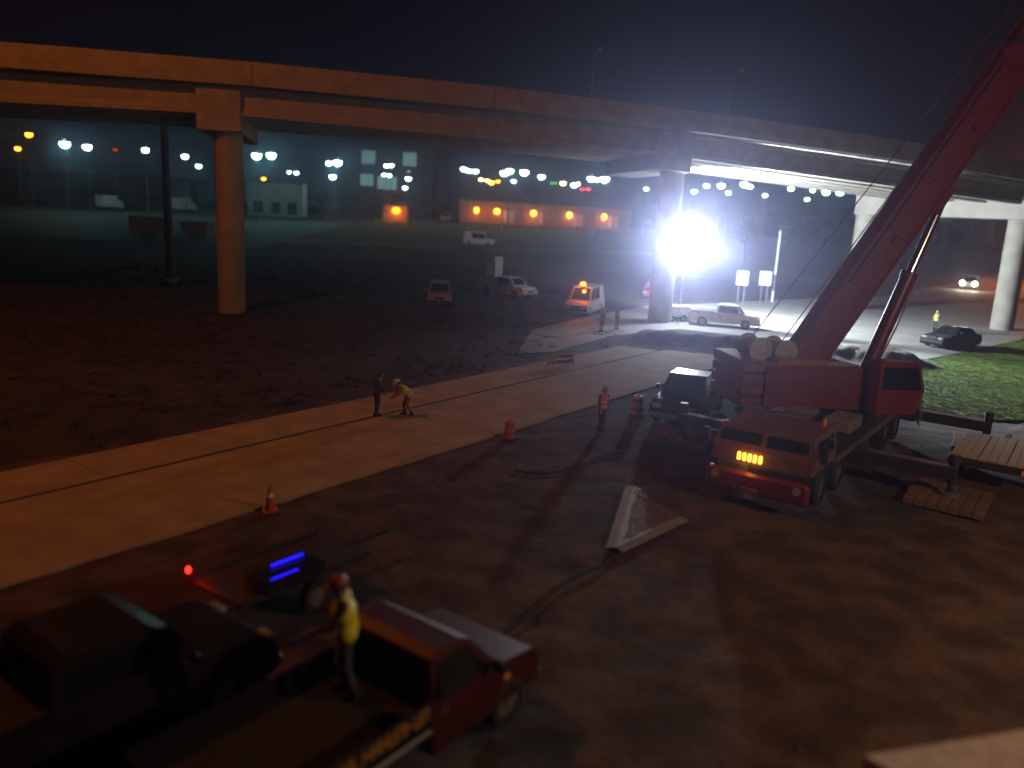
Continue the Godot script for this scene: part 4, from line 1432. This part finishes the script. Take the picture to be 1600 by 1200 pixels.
# ------------------------------------------------------------------ people
# Bodies are one continuous surface: tapered bones joined by a smooth minimum and meshed as surface nets.
func net(acc: Dictionary, bones: Array, cell: float, k: float, stripes := []) -> void:
	var lo := Vector3.ONE * 1e9
	var hi := -lo
	for b in bones:
		var r: float = maxf(b[2], b[3]) + 2.5 * cell
		for p in [b[0], b[1]]:
			lo = lo.min(p - Vector3.ONE * r)
			hi = hi.max(p + Vector3.ONE * r)
	var n := Vector3i(((hi - lo) / cell).ceil()) + Vector3i.ONE
	var f := PackedFloat32Array()
	f.resize(n.x * n.y * n.z)
	f.fill(9.0)
	var own := PackedByteArray()
	own.resize(f.size())
	var near := PackedFloat32Array()
	near.resize(f.size())
	near.fill(9.0)
	for bi in bones.size():
		var b: Array = bones[bi]
		var a: Vector3 = b[0]
		var ab: Vector3 = b[1] - a
		var l2 := maxf(ab.length_squared(), 1e-8)
		var r: float = maxf(b[2], b[3]) + 2.0 * cell + k * 0.5
		var q0 := Vector3i(((a.min(b[1]) - Vector3.ONE * r - lo) / cell).floor()).clamp(Vector3i.ZERO, n - Vector3i.ONE)
		var q1 := Vector3i(((a.max(b[1]) + Vector3.ONE * r - lo) / cell).ceil()).clamp(Vector3i.ZERO, n - Vector3i.ONE)
		var r0: float = b[2]
		var r1: float = b[3]
		for z in range(q0.z, q1.z + 1):
			for y in range(q0.y, q1.y + 1):
				var base := (z * n.y + y) * n.x
				for x in range(q0.x, q1.x + 1):
					var p := lo + Vector3(x, y, z) * cell - a
					var h := clampf(p.dot(ab) / l2, 0.0, 1.0)
					var d := (p - ab * h).length() - lerpf(r0, r1, h)
					var i := base + x
					if d < near[i]:
						near[i] = d
						own[i] = bi
					var o := f[i]
					var m := maxf(k - absf(o - d), 0.0)
					f[i] = minf(o, d) - m * m * 0.25 / k
	var at := PackedInt32Array()
	at.resize(f.size())
	at.fill(-1)
	var sx := 1
	var sy := n.x
	var sz := n.x * n.y
	var corner := [0, sx, sy, sx + sy, sz, sx + sz, sy + sz, sx + sy + sz]
	var verts: PackedVector3Array = acc["v"]
	var norms: PackedVector3Array = acc["n"]
	var cols: PackedColorArray = acc["c"]
	var ids: PackedInt32Array = acc["i"]
	var pairs := [[0, 1], [2, 3], [4, 5], [6, 7], [0, 2], [1, 3], [4, 6], [5, 7], [0, 4], [1, 5], [2, 6], [3, 7]]
	for z in n.z - 1:
		for y in n.y - 1:
			for x in n.x - 1:
				var i := (z * n.y + y) * n.x + x
				var f0 := f[i]
				if absf(f0) > cell * 2.0:
					continue
				var inside := 0
				for c in corner:
					if f[i + c] < 0.0:
						inside += 1
				if inside == 0 or inside == 8:
					continue
				var s := Vector3.ZERO
				var cnt := 0
				for e in pairs:
					var fa: float = f[i + corner[e[0]]]
					var fb: float = f[i + corner[e[1]]]
					if (fa < 0.0) != (fb < 0.0):
						var h := fa / (fa - fb)
						var pa := Vector3(e[0] & 1, (e[0] >> 1) & 1, (e[0] >> 2) & 1)
						var pb := Vector3(e[1] & 1, (e[1] >> 1) & 1, (e[1] >> 2) & 1)
						s += pa.lerp(pb, h)
						cnt += 1
				s /= cnt
				var g := Vector3(f[i + 1] + f[i + 3 * 0 + sx + sy] - f[i] - f[i + sy] + f[i + sx + sz] - f[i + sz], f[i + sy] - f[i] + f[i + sx + sy] - f[i + sx] + f[i + sy + sz] - f[i + sz], f[i + sz] - f[i] + f[i + sx + sz] - f[i + sx] + f[i + sy + sz] - f[i + sy])
				at[i] = verts.size()
				var p := lo + (Vector3(x, y, z) + s) * cell
				verts.append(p)
				norms.append(g.normalized())
				var col: Color = bones[own[i]][4]
				for q in stripes:
					var tt: float = (p - q[0]).dot(q[1])
					if tt > q[2] and tt < q[3]:
						col = q[4]
				cols.append(col)
	for z in range(1, n.z - 1):
		for y in range(1, n.y - 1):
			for x in range(1, n.x - 1):
				var i := (z * n.y + y) * n.x + x
				var neg := f[i] < 0.0
				for e in [[sx, sy, sz], [sy, sz, sx], [sz, sx, sy]]:
					if (f[i + e[0]] < 0.0) == neg:
						continue
					var a := at[i]
					var b := at[i - e[1]]
					var c := at[i - e[1] - e[2]]
					var d := at[i - e[2]]
					if a < 0 or b < 0 or c < 0 or d < 0:
						continue
					if neg:
						ids.append_array([a, c, b, a, d, c])
					else:
						ids.append_array([a, b, c, a, c, d])
	acc["v"] = verts
	acc["n"] = norms
	acc["c"] = cols
	acc["i"] = ids

func net_part(parent: Node, called: String, acc: Dictionary, m: Material) -> MeshInstance3D:
	var arr := []
	arr.resize(Mesh.ARRAY_MAX)
	arr[Mesh.ARRAY_VERTEX] = acc["v"]
	arr[Mesh.ARRAY_NORMAL] = acc["n"]
	arr[Mesh.ARRAY_COLOR] = acc["c"]
	arr[Mesh.ARRAY_INDEX] = acc["i"]
	var am := ArrayMesh.new()
	am.add_surface_from_arrays(Mesh.PRIMITIVE_TRIANGLES, arr)
	am.surface_set_material(0, m)
	return mesh_part(parent, called, am)

func empty_net() -> Dictionary:
	return {"v": PackedVector3Array(), "n": PackedVector3Array(), "c": PackedColorArray(), "i": PackedInt32Array()}

func hand_bones(w: Vector3, dir: Vector3, palm_n: Vector3, side: float, curl: float, col: Color) -> Array:
	var f := dir.normalized()
	var pn := (palm_n - f * palm_n.dot(f)).normalized()
	var s := f.cross(pn) * side
	var out := [[w - f * 0.03, w + f * 0.02, 0.03, 0.03, col], [w + f * 0.02 - s * 0.025, w + f * 0.085 - s * 0.03, 0.02, 0.017, col], [w + f * 0.02, w + f * 0.092, 0.022, 0.018, col], [w + f * 0.02 + s * 0.025, w + f * 0.09 + s * 0.03, 0.02, 0.017, col]]
	var lens := [0.062, 0.078, 0.086, 0.078]
	for i in 4:
		var b := w + f * (0.085 + 0.004 * i) + s * (-0.036 + 0.0245 * i)
		var d := f
		for j in 3:
			d = d.rotated(s, -curl * side if false else 0.0)
			var dd := (f * cos(curl * (j + 0.6)) + pn * sin(curl * (j + 0.6))).normalized()
			var e: Vector3 = b + dd * lens[i] * [0.46, 0.32, 0.24][j]
			out.append([b, e, 0.0098 - 0.0008 * j, 0.009 - 0.0008 * j, col])
			b = e
	var tb := w + f * 0.025 + s * 0.032
	var t1 := tb + (f * 0.6 + s * 0.75 + pn * 0.25).normalized() * 0.042
	var t2 := t1 + (f * 0.85 + s * 0.25 + pn * 0.5).normalized() * 0.034
	out.append([tb, t1, 0.014, 0.011, col])
	out.append([t1, t2, 0.011, 0.0095, col])
	return out

# look: dictionary of colours; pose: lean (rad), arms [[elbow, wrist] right, left] relative to the shoulder, legs [[knee, ankle] ...] absolute
func person(label: String, at: Vector3, turn: float, look: Dictionary, pose: Dictionary, cell: float, group := "") -> void:
	var t := thing("person", label, "person", at, turn, group)
	var hip := Vector3(pose.get("hip_x", 0.0), pose.get("hip", 0.94), 0)
	var lean: float = pose.get("lean", 0.05)
	var R := Basis(Vector3(0, 0, 1), -lean)
	var U := func(x: float, y: float, z: float) -> Vector3: return hip + R * Vector3(x, y, z)
	var shirt: Color = look["shirt"]
	var trous: Color = look["trousers"]
	var skin: Color = look["skin"]
	var boot := Color(0.03, 0.025, 0.02)
	var bones := []
	bones.append([U.call(0, 0.0, -0.075), U.call(0, 0.0, 0.075), 0.125, 0.125, trous])
	bones.append([U.call(0, 0.08, 0), U.call(0.02, 0.26, 0), 0.13, 0.135, shirt])
	bones.append([U.call(0.015, 0.3, -0.075), U.call(0.015, 0.3, 0.075), 0.13, 0.13, shirt])
	bones.append([U.call(0.0, 0.46, -0.15), U.call(0.0, 0.46, 0.15), 0.078, 0.078, shirt])
	var HR := Basis(Vector3(0, 0, 1), -pose.get("head", 0.1) - lean)
	var nk: Vector3 = U.call(0.01, 0.5, 0)
	var H := func(x: float, y: float, z: float) -> Vector3: return nk + HR * Vector3(x, y, z)
	bones.append([nk, H.call(0.01, 0.08, 0), 0.062, 0.056, skin])
	var shoulders := [U.call(0.0, 0.45, 0.19), U.call(0.0, 0.45, -0.19)]
	var hands := []
	for i in 2:
		var arm: Array = pose["arms"][i]
		var sh: Vector3 = shoulders[i]
		var el: Vector3 = sh + arm[0]
		var wr: Vector3 = el + arm[1]
		bones.append([sh, el, 0.064, 0.05, look.get("sleeve", shirt)])
		bones.append([el, wr, 0.048, 0.034, look.get("forearm", look.get("sleeve", shirt))])
		hands.append([wr, wr - el])
	for i in 2:
		var zs := 0.095 if i == 0 else -0.095
		var leg: Array = pose["legs"][i]
		var h0 := hip + Vector3(0, -0.03, zs)
		bones.append([h0, leg[0], 0.095, 0.066, trous])
		bones.append([leg[0], leg[1], 0.062, 0.046, trous])
		var fd: Vector3 = leg[2] if leg.size() > 2 else Vector3(1, 0, 0)
		var an: Vector3 = leg[1]
		var so := Vector3(an.x, an.y - 0.055, an.z)
		bones.append([so - fd * 0.07, so + fd * 0.17, 0.045, 0.036, boot])
		bones.append([an + Vector3(0, 0.05, 0), so, 0.056, 0.05, boot])
	var acc := empty_net()
	net(acc, bones, cell, 0.05)
	# head: skull, jaw, nose, ears, brow, eyes and mouth on a finer grid
	var hc := minf(cell, 0.009)
	var lip := skin * 0.6
	var head := [[H.call(0.0, 0.07, 0), H.call(0.02, 0.12, 0), 0.05, 0.06, skin], [H.call(0.0, 0.17, 0), H.call(-0.01, 0.2, 0), 0.083, 0.085, skin], [H.call(0.045, 0.11, 0), H.call(0.05, 0.17, 0), 0.05, 0.05, skin], [H.call(0.098, 0.155, 0), H.call(0.112, 0.132, 0), 0.011, 0.015, skin],
		[H.call(0.0, 0.155, 0.084), H.call(-0.01, 0.135, 0.084), 0.016, 0.012, skin], [H.call(0.0, 0.155, -0.084), H.call(-0.01, 0.135, -0.084), 0.016, 0.012, skin],
		[H.call(0.09, 0.102, -0.02), H.call(0.09, 0.102, 0.02), 0.011, 0.011, lip],
		[H.call(0.083, 0.165, 0.033), H.call(0.085, 0.165, 0.036), 0.013, 0.013, Color(0.03, 0.03, 0.03)], [H.call(0.083, 0.165, -0.033), H.call(0.085, 0.165, -0.036), 0.013, 0.013, Color(0.03, 0.03, 0.03)]]
	net(acc, head, hc, 0.02)
	var hand_cell := 0.006 if cell < 0.017 else 0.008
	for i in 2:
		var side := 1.0 if i == 0 else -1.0
		net(acc, hand_bones(hands[i][0], hands[i][1], pose.get("palm", Vector3(0.1, -0.2, -side)), side, pose.get("curl", 0.45), look.get("glove", skin)), hand_cell, 0.008)
	t.scale = Vector3.ONE * pose.get("size", 1.0)
	net_part(t, "body", acc, mats["person"])
	# hair round the nape
	var hair := empty_net()
	net(hair, [[H.call(-0.035, 0.15, 0), H.call(-0.03, 0.2, 0), 0.075, 0.078, Color(0.03, 0.022, 0.016)], [H.call(-0.02, 0.17, -0.03), H.call(-0.02, 0.17, 0.03), 0.072, 0.072, Color(0.03, 0.022, 0.016)]], hc, 0.02)
	net_part(t, "hair", hair, mats["person"])
	if look.has("vest"):
		var v: Color = look["vest"]
		var silver := Color(0.5, 0.5, 0.48)
		var vb := [[U.call(0, 0.02, -0.085), U.call(0, 0.02, 0.085), 0.142, 0.142, v], [U.call(0, 0.1, 0), U.call(0.02, 0.26, 0), 0.155, 0.158, v], [U.call(0.015, 0.3, -0.085), U.call(0.015, 0.3, 0.085), 0.15, 0.15, v], [U.call(0.0, 0.47, -0.11), U.call(0.0, 0.47, -0.075), 0.087, 0.087, v], [U.call(0.0, 0.47, 0.075), U.call(0.0, 0.47, 0.11), 0.087, 0.087, v]]
		var va := empty_net()
		net(va, vb, maxf(cell, 0.014), 0.05, [[hip, R * Vector3.UP, 0.05, 0.1, silver], [hip, R * Vector3.UP, 0.22, 0.26, silver]] if look.get("bands", true) else [])
		net_part(t, "safety_vest", va, mats["hi_vis"])
	if look.has("hat"):
		var st := S()
		var hm := mat("hat_%s" % look["hat"].to_html(), look["hat"], 0.4)
		ball(st, Vector3.ZERO, Vector3(0.128, 0.125, 0.112), 16, 0.0, 0.9999)
		tube(st, Vector3(0, -0.005, 0), Vector3(0, 0.012, 0), 0.132, 0.125, 18)
		box(st, Vector3(0.12, 0.0, 0), Vector3(0.12, 0.012, 0.17), 0.004)
		box(st, Vector3(0.0, 0.118, 0), Vector3(0.19, 0.02, 0.03), 0.006)
		var o := part(t, "hard_hat", st, hm)
		o.transform = Transform3D(HR, H.call(0.01, 0.205, 0))

func build_people() -> void:
	var lime := Color(0.62, 0.62, 0.02)
	var skin := Color(0.42, 0.23, 0.15)
	var stand_legs := [[Vector3(0.03, 0.5, 0.11), Vector3(0.0, 0.1, 0.12)], [Vector3(0.01, 0.5, -0.11), Vector3(-0.05, 0.1, -0.12)]]
	# worker on the flatbed, side on, facing left, both hands out to a line
	person("person in lime safety vest and red shirt standing on the flatbed truck", Vector3(-2.14, 1.133, -10.28), yaw_of(-0.95, 0.1), {"shirt": Color(0.26, 0.03, 0.03), "forearm": Color(0.2, 0.03, 0.03), "sleeve": Color(0.03, 0.025, 0.03), "trousers": Color(0.05, 0.06, 0.08), "skin": skin, "glove": Color(0.5, 0.38, 0.28), "vest": lime, "hat": Color(0.3, 0.06, 0.03), "bands": false},
		{"lean": 0.09, "head": 0.2, "arms": [[Vector3(0.12, -0.26, 0.06), Vector3(0.24, 0.03, -0.04)], [Vector3(0.12, -0.24, -0.06), Vector3(0.22, -0.12, 0.06)]], "legs": [[Vector3(0.08, 0.5, 0.12), Vector3(0.02, 0.1, 0.13)], [Vector3(0.0, 0.5, -0.11), Vector3(-0.12, 0.1, -0.12)]], "curl": 0.8, "size": 1.06}, 0.015)
	# pair at the road: one standing dark, one bending with a vest
	person("person in dark clothes standing beside the bending worker on the road", Vector3(-5.2, 0.03, -30.2), yaw_of(0.9, 0.2), {"shirt": Color(0.03, 0.025, 0.03), "trousers": Color(0.025, 0.025, 0.03), "skin": skin, "hat": Color(0.04, 0.04, 0.05)},
		{"lean": 0.12, "arms": [[Vector3(0.03, -0.28, 0.06), Vector3(0.1, -0.22, -0.02)], [Vector3(0.02, -0.28, -0.06), Vector3(0.12, -0.2, 0.02)]], "legs": stand_legs}, 0.022)
	person("person in lime vest and white hard hat bending over on the road", Vector3(-4.1, 0.03, -30.5), yaw_of(-0.9, 0.25), {"shirt": Color(0.3, 0.1, 0.03), "trousers": Color(0.28, 0.13, 0.05), "skin": skin, "vest": lime, "hat": Color(0.55, 0.5, 0.42)},
		{"lean": 0.85, "head": -0.3, "hip": 0.86, "hip_x": -0.12, "arms": [[Vector3(0.16, -0.24, 0.05), Vector3(0.16, -0.2, -0.03)], [Vector3(0.14, -0.25, -0.05), Vector3(0.2, -0.15, 0.03)]], "legs": [[Vector3(0.08, 0.48, 0.13), Vector3(0.05, 0.1, 0.14)], [Vector3(0.0, 0.46, -0.12), Vector3(-0.2, 0.1, -0.13)]]}, 0.022)
	person("person in orange vest standing at the lane edge left of the black pickup", Vector3(3.5, 0.0, -29.8), yaw_of(0.6, 0.7), {"shirt": Color(0.05, 0.04, 0.05), "trousers": Color(0.02, 0.02, 0.035), "skin": skin, "vest": Color(0.6, 0.09, 0.03), "hat": Color(0.25, 0.1, 0.05)},
		{"lean": 0.05, "arms": [[Vector3(0.02, -0.29, 0.05), Vector3(0.08, -0.24, -0.02)], [Vector3(0.02, -0.29, -0.05), Vector3(0.08, -0.24, 0.02)]], "legs": stand_legs}, 0.024)
	# two silhouettes on the lit strip before the beacon van
	person("left one of two people standing on the lit strip by the beacon van", Vector3(6.2, 0.02, -57.2), yaw_of(0.5, 0.8), {"shirt": Color(0.05, 0.045, 0.05), "trousers": Color(0.03, 0.04, 0.07), "skin": skin, "hat": Color(0.3, 0.28, 0.25)},
		{"lean": 0.03, "arms": [[Vector3(0.05, -0.27, 0.07), Vector3(0.2, -0.08, -0.04)], [Vector3(0.02, -0.29, -0.05), Vector3(0.08, -0.24, 0.02)]], "legs": stand_legs}, 0.028, "people on the lit strip")
	person("right one of two people standing on the lit strip by the beacon van", Vector3(7.5, 0.02, -58.8), yaw_of(-0.8, 0.4), {"shirt": Color(0.06, 0.05, 0.05), "trousers": Color(0.03, 0.03, 0.04), "skin": skin, "hat": Color(0.12, 0.12, 0.13)},
		{"lean": 0.04, "arms": [[Vector3(0.0, -0.29, 0.05), Vector3(0.06, -0.25, 0.0)], [Vector3(0.02, -0.29, -0.05), Vector3(0.08, -0.24, 0.02)]], "legs": stand_legs}, 0.028, "people on the lit strip")
	person("person in lime vest standing behind the dark car near the right column", Vector3(36.0, 0.02, -68.5), yaw_of(-0.6, 0.7), {"shirt": Color(0.06, 0.06, 0.06), "trousers": Color(0.03, 0.03, 0.04), "skin": skin, "vest": Color(0.4, 0.5, 0.04), "hat": Color(0.4, 0.4, 0.3)},
		{"lean": 0.03, "arms": [[Vector3(0.0, -0.29, 0.05), Vector3(0.06, -0.25, 0.0)], [Vector3(0.02, -0.29, -0.05), Vector3(0.08, -0.24, 0.02)]], "legs": stand_legs}, 0.028)

# ------------------------------------------------------------------ small things on the site
func cone(label: String, at: Vector3) -> void:
	var t := thing("traffic_cone", label, "traffic cone", at, 0.4, "orange cones along the road edge")
	var st := S()
	box(st, Vector3(0, 0.02, 0), Vector3(0.38, 0.04, 0.38), 0.01)
	part(t, "base", st, mats["orange_plastic"])
	st = S()
	tube(st, Vector3(0, 0.04, 0), Vector3(0, 0.72, 0), 0.145, 0.03, 18)
	part(t, "cone_body", st, mats["orange_plastic"])
	st = S()
	tube(st, Vector3(0, 0.4, 0), Vector3(0, 0.52, 0), 0.092, 0.072, 18, false)
	part(t, "reflective_band", st, mats["white_band"])

func drum(label: String, at: Vector3, m: Material, size: float) -> void:
	var t := thing("traffic_drum", label, "traffic drum", at, 0.0, "traffic drums on the site")
	var st := S()
	tube(st, Vector3(0, 0.0, 0), Vector3(0, 0.08, 0), 0.36, 0.34, 20)
	part(t, "base", st, mats["rubber"])
	st = S()
	tube(st, Vector3(0, 0.08, 0), Vector3(0, 0.45, 0), 0.29, 0.27, 20)
	tube(st, Vector3(0, 0.45, 0), Vector3(0, 0.95, 0), 0.255, 0.22, 20)
	tube(st, Vector3(0, 0.95, 0), Vector3(0, 1.03, 0), 0.08, 0.06, 12)
	part(t, "drum_body", st, m)
	for y in [0.28, 0.68]:
		st = S()
		tube(st, Vector3(0, y, 0), Vector3(0, y + 0.13, 0), 0.292 if y < 0.5 else 0.25, 0.285 if y < 0.5 else 0.242, 20, false)
		part(t, "band", st, mats["rust_box"])
	t.scale = Vector3.ONE * size

func build_site_clutter() -> void:
	cone("orange cone at the road edge nearest the camera, lower left", Vector3(-6.2, 0.0, -19.9))
	drum("orange drum at the road edge in the middle of the picture", Vector3(0.0, 0.0, -28.0), mats["orange_plastic"], 0.72)
	drum("tan orange drum standing left of the black pickup", Vector3(5.3, 0, -32.6), mats["yellow_board"], 0.9)
	# low yellow barricade on the shoulder
	var b := thing("barricade", "low orange-yellow barricade on the road shoulder near the lit strip", "barricade", Vector3(2.6, 0.03, -42.8), 0.6)
	for y in [0.25, 0.55]:
		var st := S()
		box(st, Vector3(0, y, 0), Vector3(1.7, 0.2, 0.04), 0.008)
		part(b, "board", st, mats["yellow_board"])
	for x in [-0.7, 0.7]:
		for z in [-1, 1]:
			var st := S()
			tube(st, Vector3(x, 0.72, 0), Vector3(x, 0.0, z * 0.3), 0.025, 0.025, 6)
			part(b, "leg", st, mats["steel"])
	# folded pale tarp on the dirt
	var tp := thing("tarp", "pale folded tarp lying in a V on the dirt before the crane", "tarp", Vector3(3.5, 0, -20.3))
	var A := Vector3(0.35, 0.06, -2.9)
	var B := Vector3(-0.75, 0.06, 1.85)
	var C := Vector3(1.35, 0.06, -0.5)
	var st := S()
	var N := 14
	var fn := FastNoiseLite.new()
	fn.seed = 12
	fn.frequency = 1.4
	var pt := func(i: int, j: int) -> Vector3:
		var u := float(i) / N
		var v := float(j) / N
		var p: Vector3 = B + (A - B) * u + (C - B) * v * (1.0 - u) * 1.0
		return p + Vector3(0, absf(fn.get_noise_2d(p.x * 2.0, p.z * 2.0)) * 0.06 + 0.01, 0)
	for i in N:
		for j in N:
			face(st, [pt.call(i, j), pt.call(i + 1, j), pt.call(i + 1, j + 1), pt.call(i, j + 1)], Vector3.UP)
	part(tp, "sheet", st, mats["tarp_grey"])
	for e in [[A, B], [B, C]]:
		st = S()
		var p0: Vector3 = e[0]
		var p1: Vector3 = e[1]
		var s := (p1 - p0).cross(Vector3.UP).normalized() * 0.24
		for i in 18:
			var qa := p0.lerp(p1, i / 18.0)
			var qb := p0.lerp(p1, (i + 1) / 18.0)
			var ha := Vector3(0, 0.05, 0)
			var hb := Vector3(0, 0.05, 0)
			face(st, [qa - s, qb - s, qb + hb, qa + ha], Vector3.UP - s)
			face(st, [qa + ha, qb + hb, qb + s, qa + s], Vector3.UP + s)
		part(tp, "folded_edge", st, mats["tarp"])
	# hoses on the dirt
	var hose := S()
	var pts := []
	for i in 24:
		var f := i / 23.0
		pts.append(Vector3(lerpf(2.75, -0.1, f) + 0.12 * sin(f * 9.0), 0.02, lerpf(-18.4, -14.0, f) + 0.08 * sin(f * 13.0)))
	path_tube(hose, pts, 0.032, 8)
	var ho := part(self, "hose", hose, mats["rubber"])
	tag(ho, "black hose running from the tarp towards the flatbed truck", "hose")
	hose = S()
	pts = []
	for i in 24:
		var f := i / 23.0
		pts.append(Vector3(lerpf(0.2, 4.0, f), 0.02, -24.4 + 0.7 * sin(f * 5.0) - f * 1.8))
	path_tube(hose, pts, 0.028, 8)
	ho = part(self, "hose", hose, mats["rubber"])
	tag(ho, "black hose curving over the dirt left of the crane's front", "hose")
	# flat trailer with pale plank deck at the right edge
	var t := thing("flat_trailer", "flat trailer with pale plank deck at the right edge beside the crane", "trailer", Vector3(16.75, 0, -26.5), ROAD_TURN)
	for i in 9:
		var sp := S()
		box(sp, Vector3(0, 0.96 + 0.006 * (i % 3), -1.08 + i * 0.27), Vector3(4.0, 0.07, 0.25), 0.01)
		part(t, "deck_plank", sp, mats["timber_pale"])
	var fr := S()
	box(fr, Vector3(0, 0.8, 0), Vector3(4.1, 0.22, 2.5), 0.03)
	part(t, "frame", fr, mats["timber_black"])
	for z in [-1.0, 1.0]:
		fr = S()
		box(fr, Vector3(-2.08, 0.8, z * 1.0), Vector3(0.04, 0.16, 0.3), 0.01)
		part(t, "reflector", fr, mats["lens_amber"])
		for x in [-0.5, 0.55]:
			wheel(t, Vector3(x, 0.4, z * 1.05), 0.4, 0.26)
	fr = S()
	box(fr, Vector3(2.9, 0.72, 0), Vector3(1.8, 0.14, 0.2), 0.02)
	part(t, "drawbar", fr, mats["dark_steel"])
	# stacked spare plank behind the outrigger
	var pl := thing("plank_pile", "small pile of pale planks on the ground before the flat trailer", "planks", Vector3(13.6, 0, -23.9), ROAD_TURN + 1.5)
	for i in 6:
		var sp := S()
		box(sp, Vector3(0.05 * (i % 3), 0.05 + 0.09 * (i / 3), -0.3 + (i % 3) * 0.3), Vector3(1.8, 0.08, 0.27), 0.012)
		part(pl, "plank", sp, mats["timber_pale" if i % 2 else "timber"])
	# twin sign boards lit from the tower
	for e in [[23.4, -84.0, "left one of two white sign boards beyond the light tower"], [26.2, -85.4, "right one of two white sign boards beyond the light tower"]]:
		var sg := thing("sign_board", e[2], "sign", Vector3(e[0], 0, e[1]), -0.45, "white sign boards beyond the light tower")
		var sp := S()
		for x in [-0.3, 0.3]:
			tube(sp, Vector3(x, -0.1, 0), Vector3(x, 3.4, 0), 0.04, 0.04, 8)
		part(sg, "post", sp, mats["steel"])
		sp = S()
		box(sp, Vector3(0, 2.7, 0.07), Vector3(1.25, 1.5, 0.04), 0.01)
		part(sg, "board", sp, mats["sign_face"])
	var gp := thing("pale_post", "slim pale post standing right of the two sign boards", "post", Vector3(28.0, 0, -88.0))
	var sp2 := S()
	tube(sp2, Vector3(0, -0.1, 0), Vector3(0, 7.6, 0), 0.13, 0.1, 12)
	part(gp, "shaft", sp2, mats["white_paint"])
	sp2 = S()
	tube(sp2, Vector3(0, 7.6, 0), Vector3(0, 7.75, 0), 0.16, 0.12, 12)
	part(gp, "cap", sp2, mats["steel"])
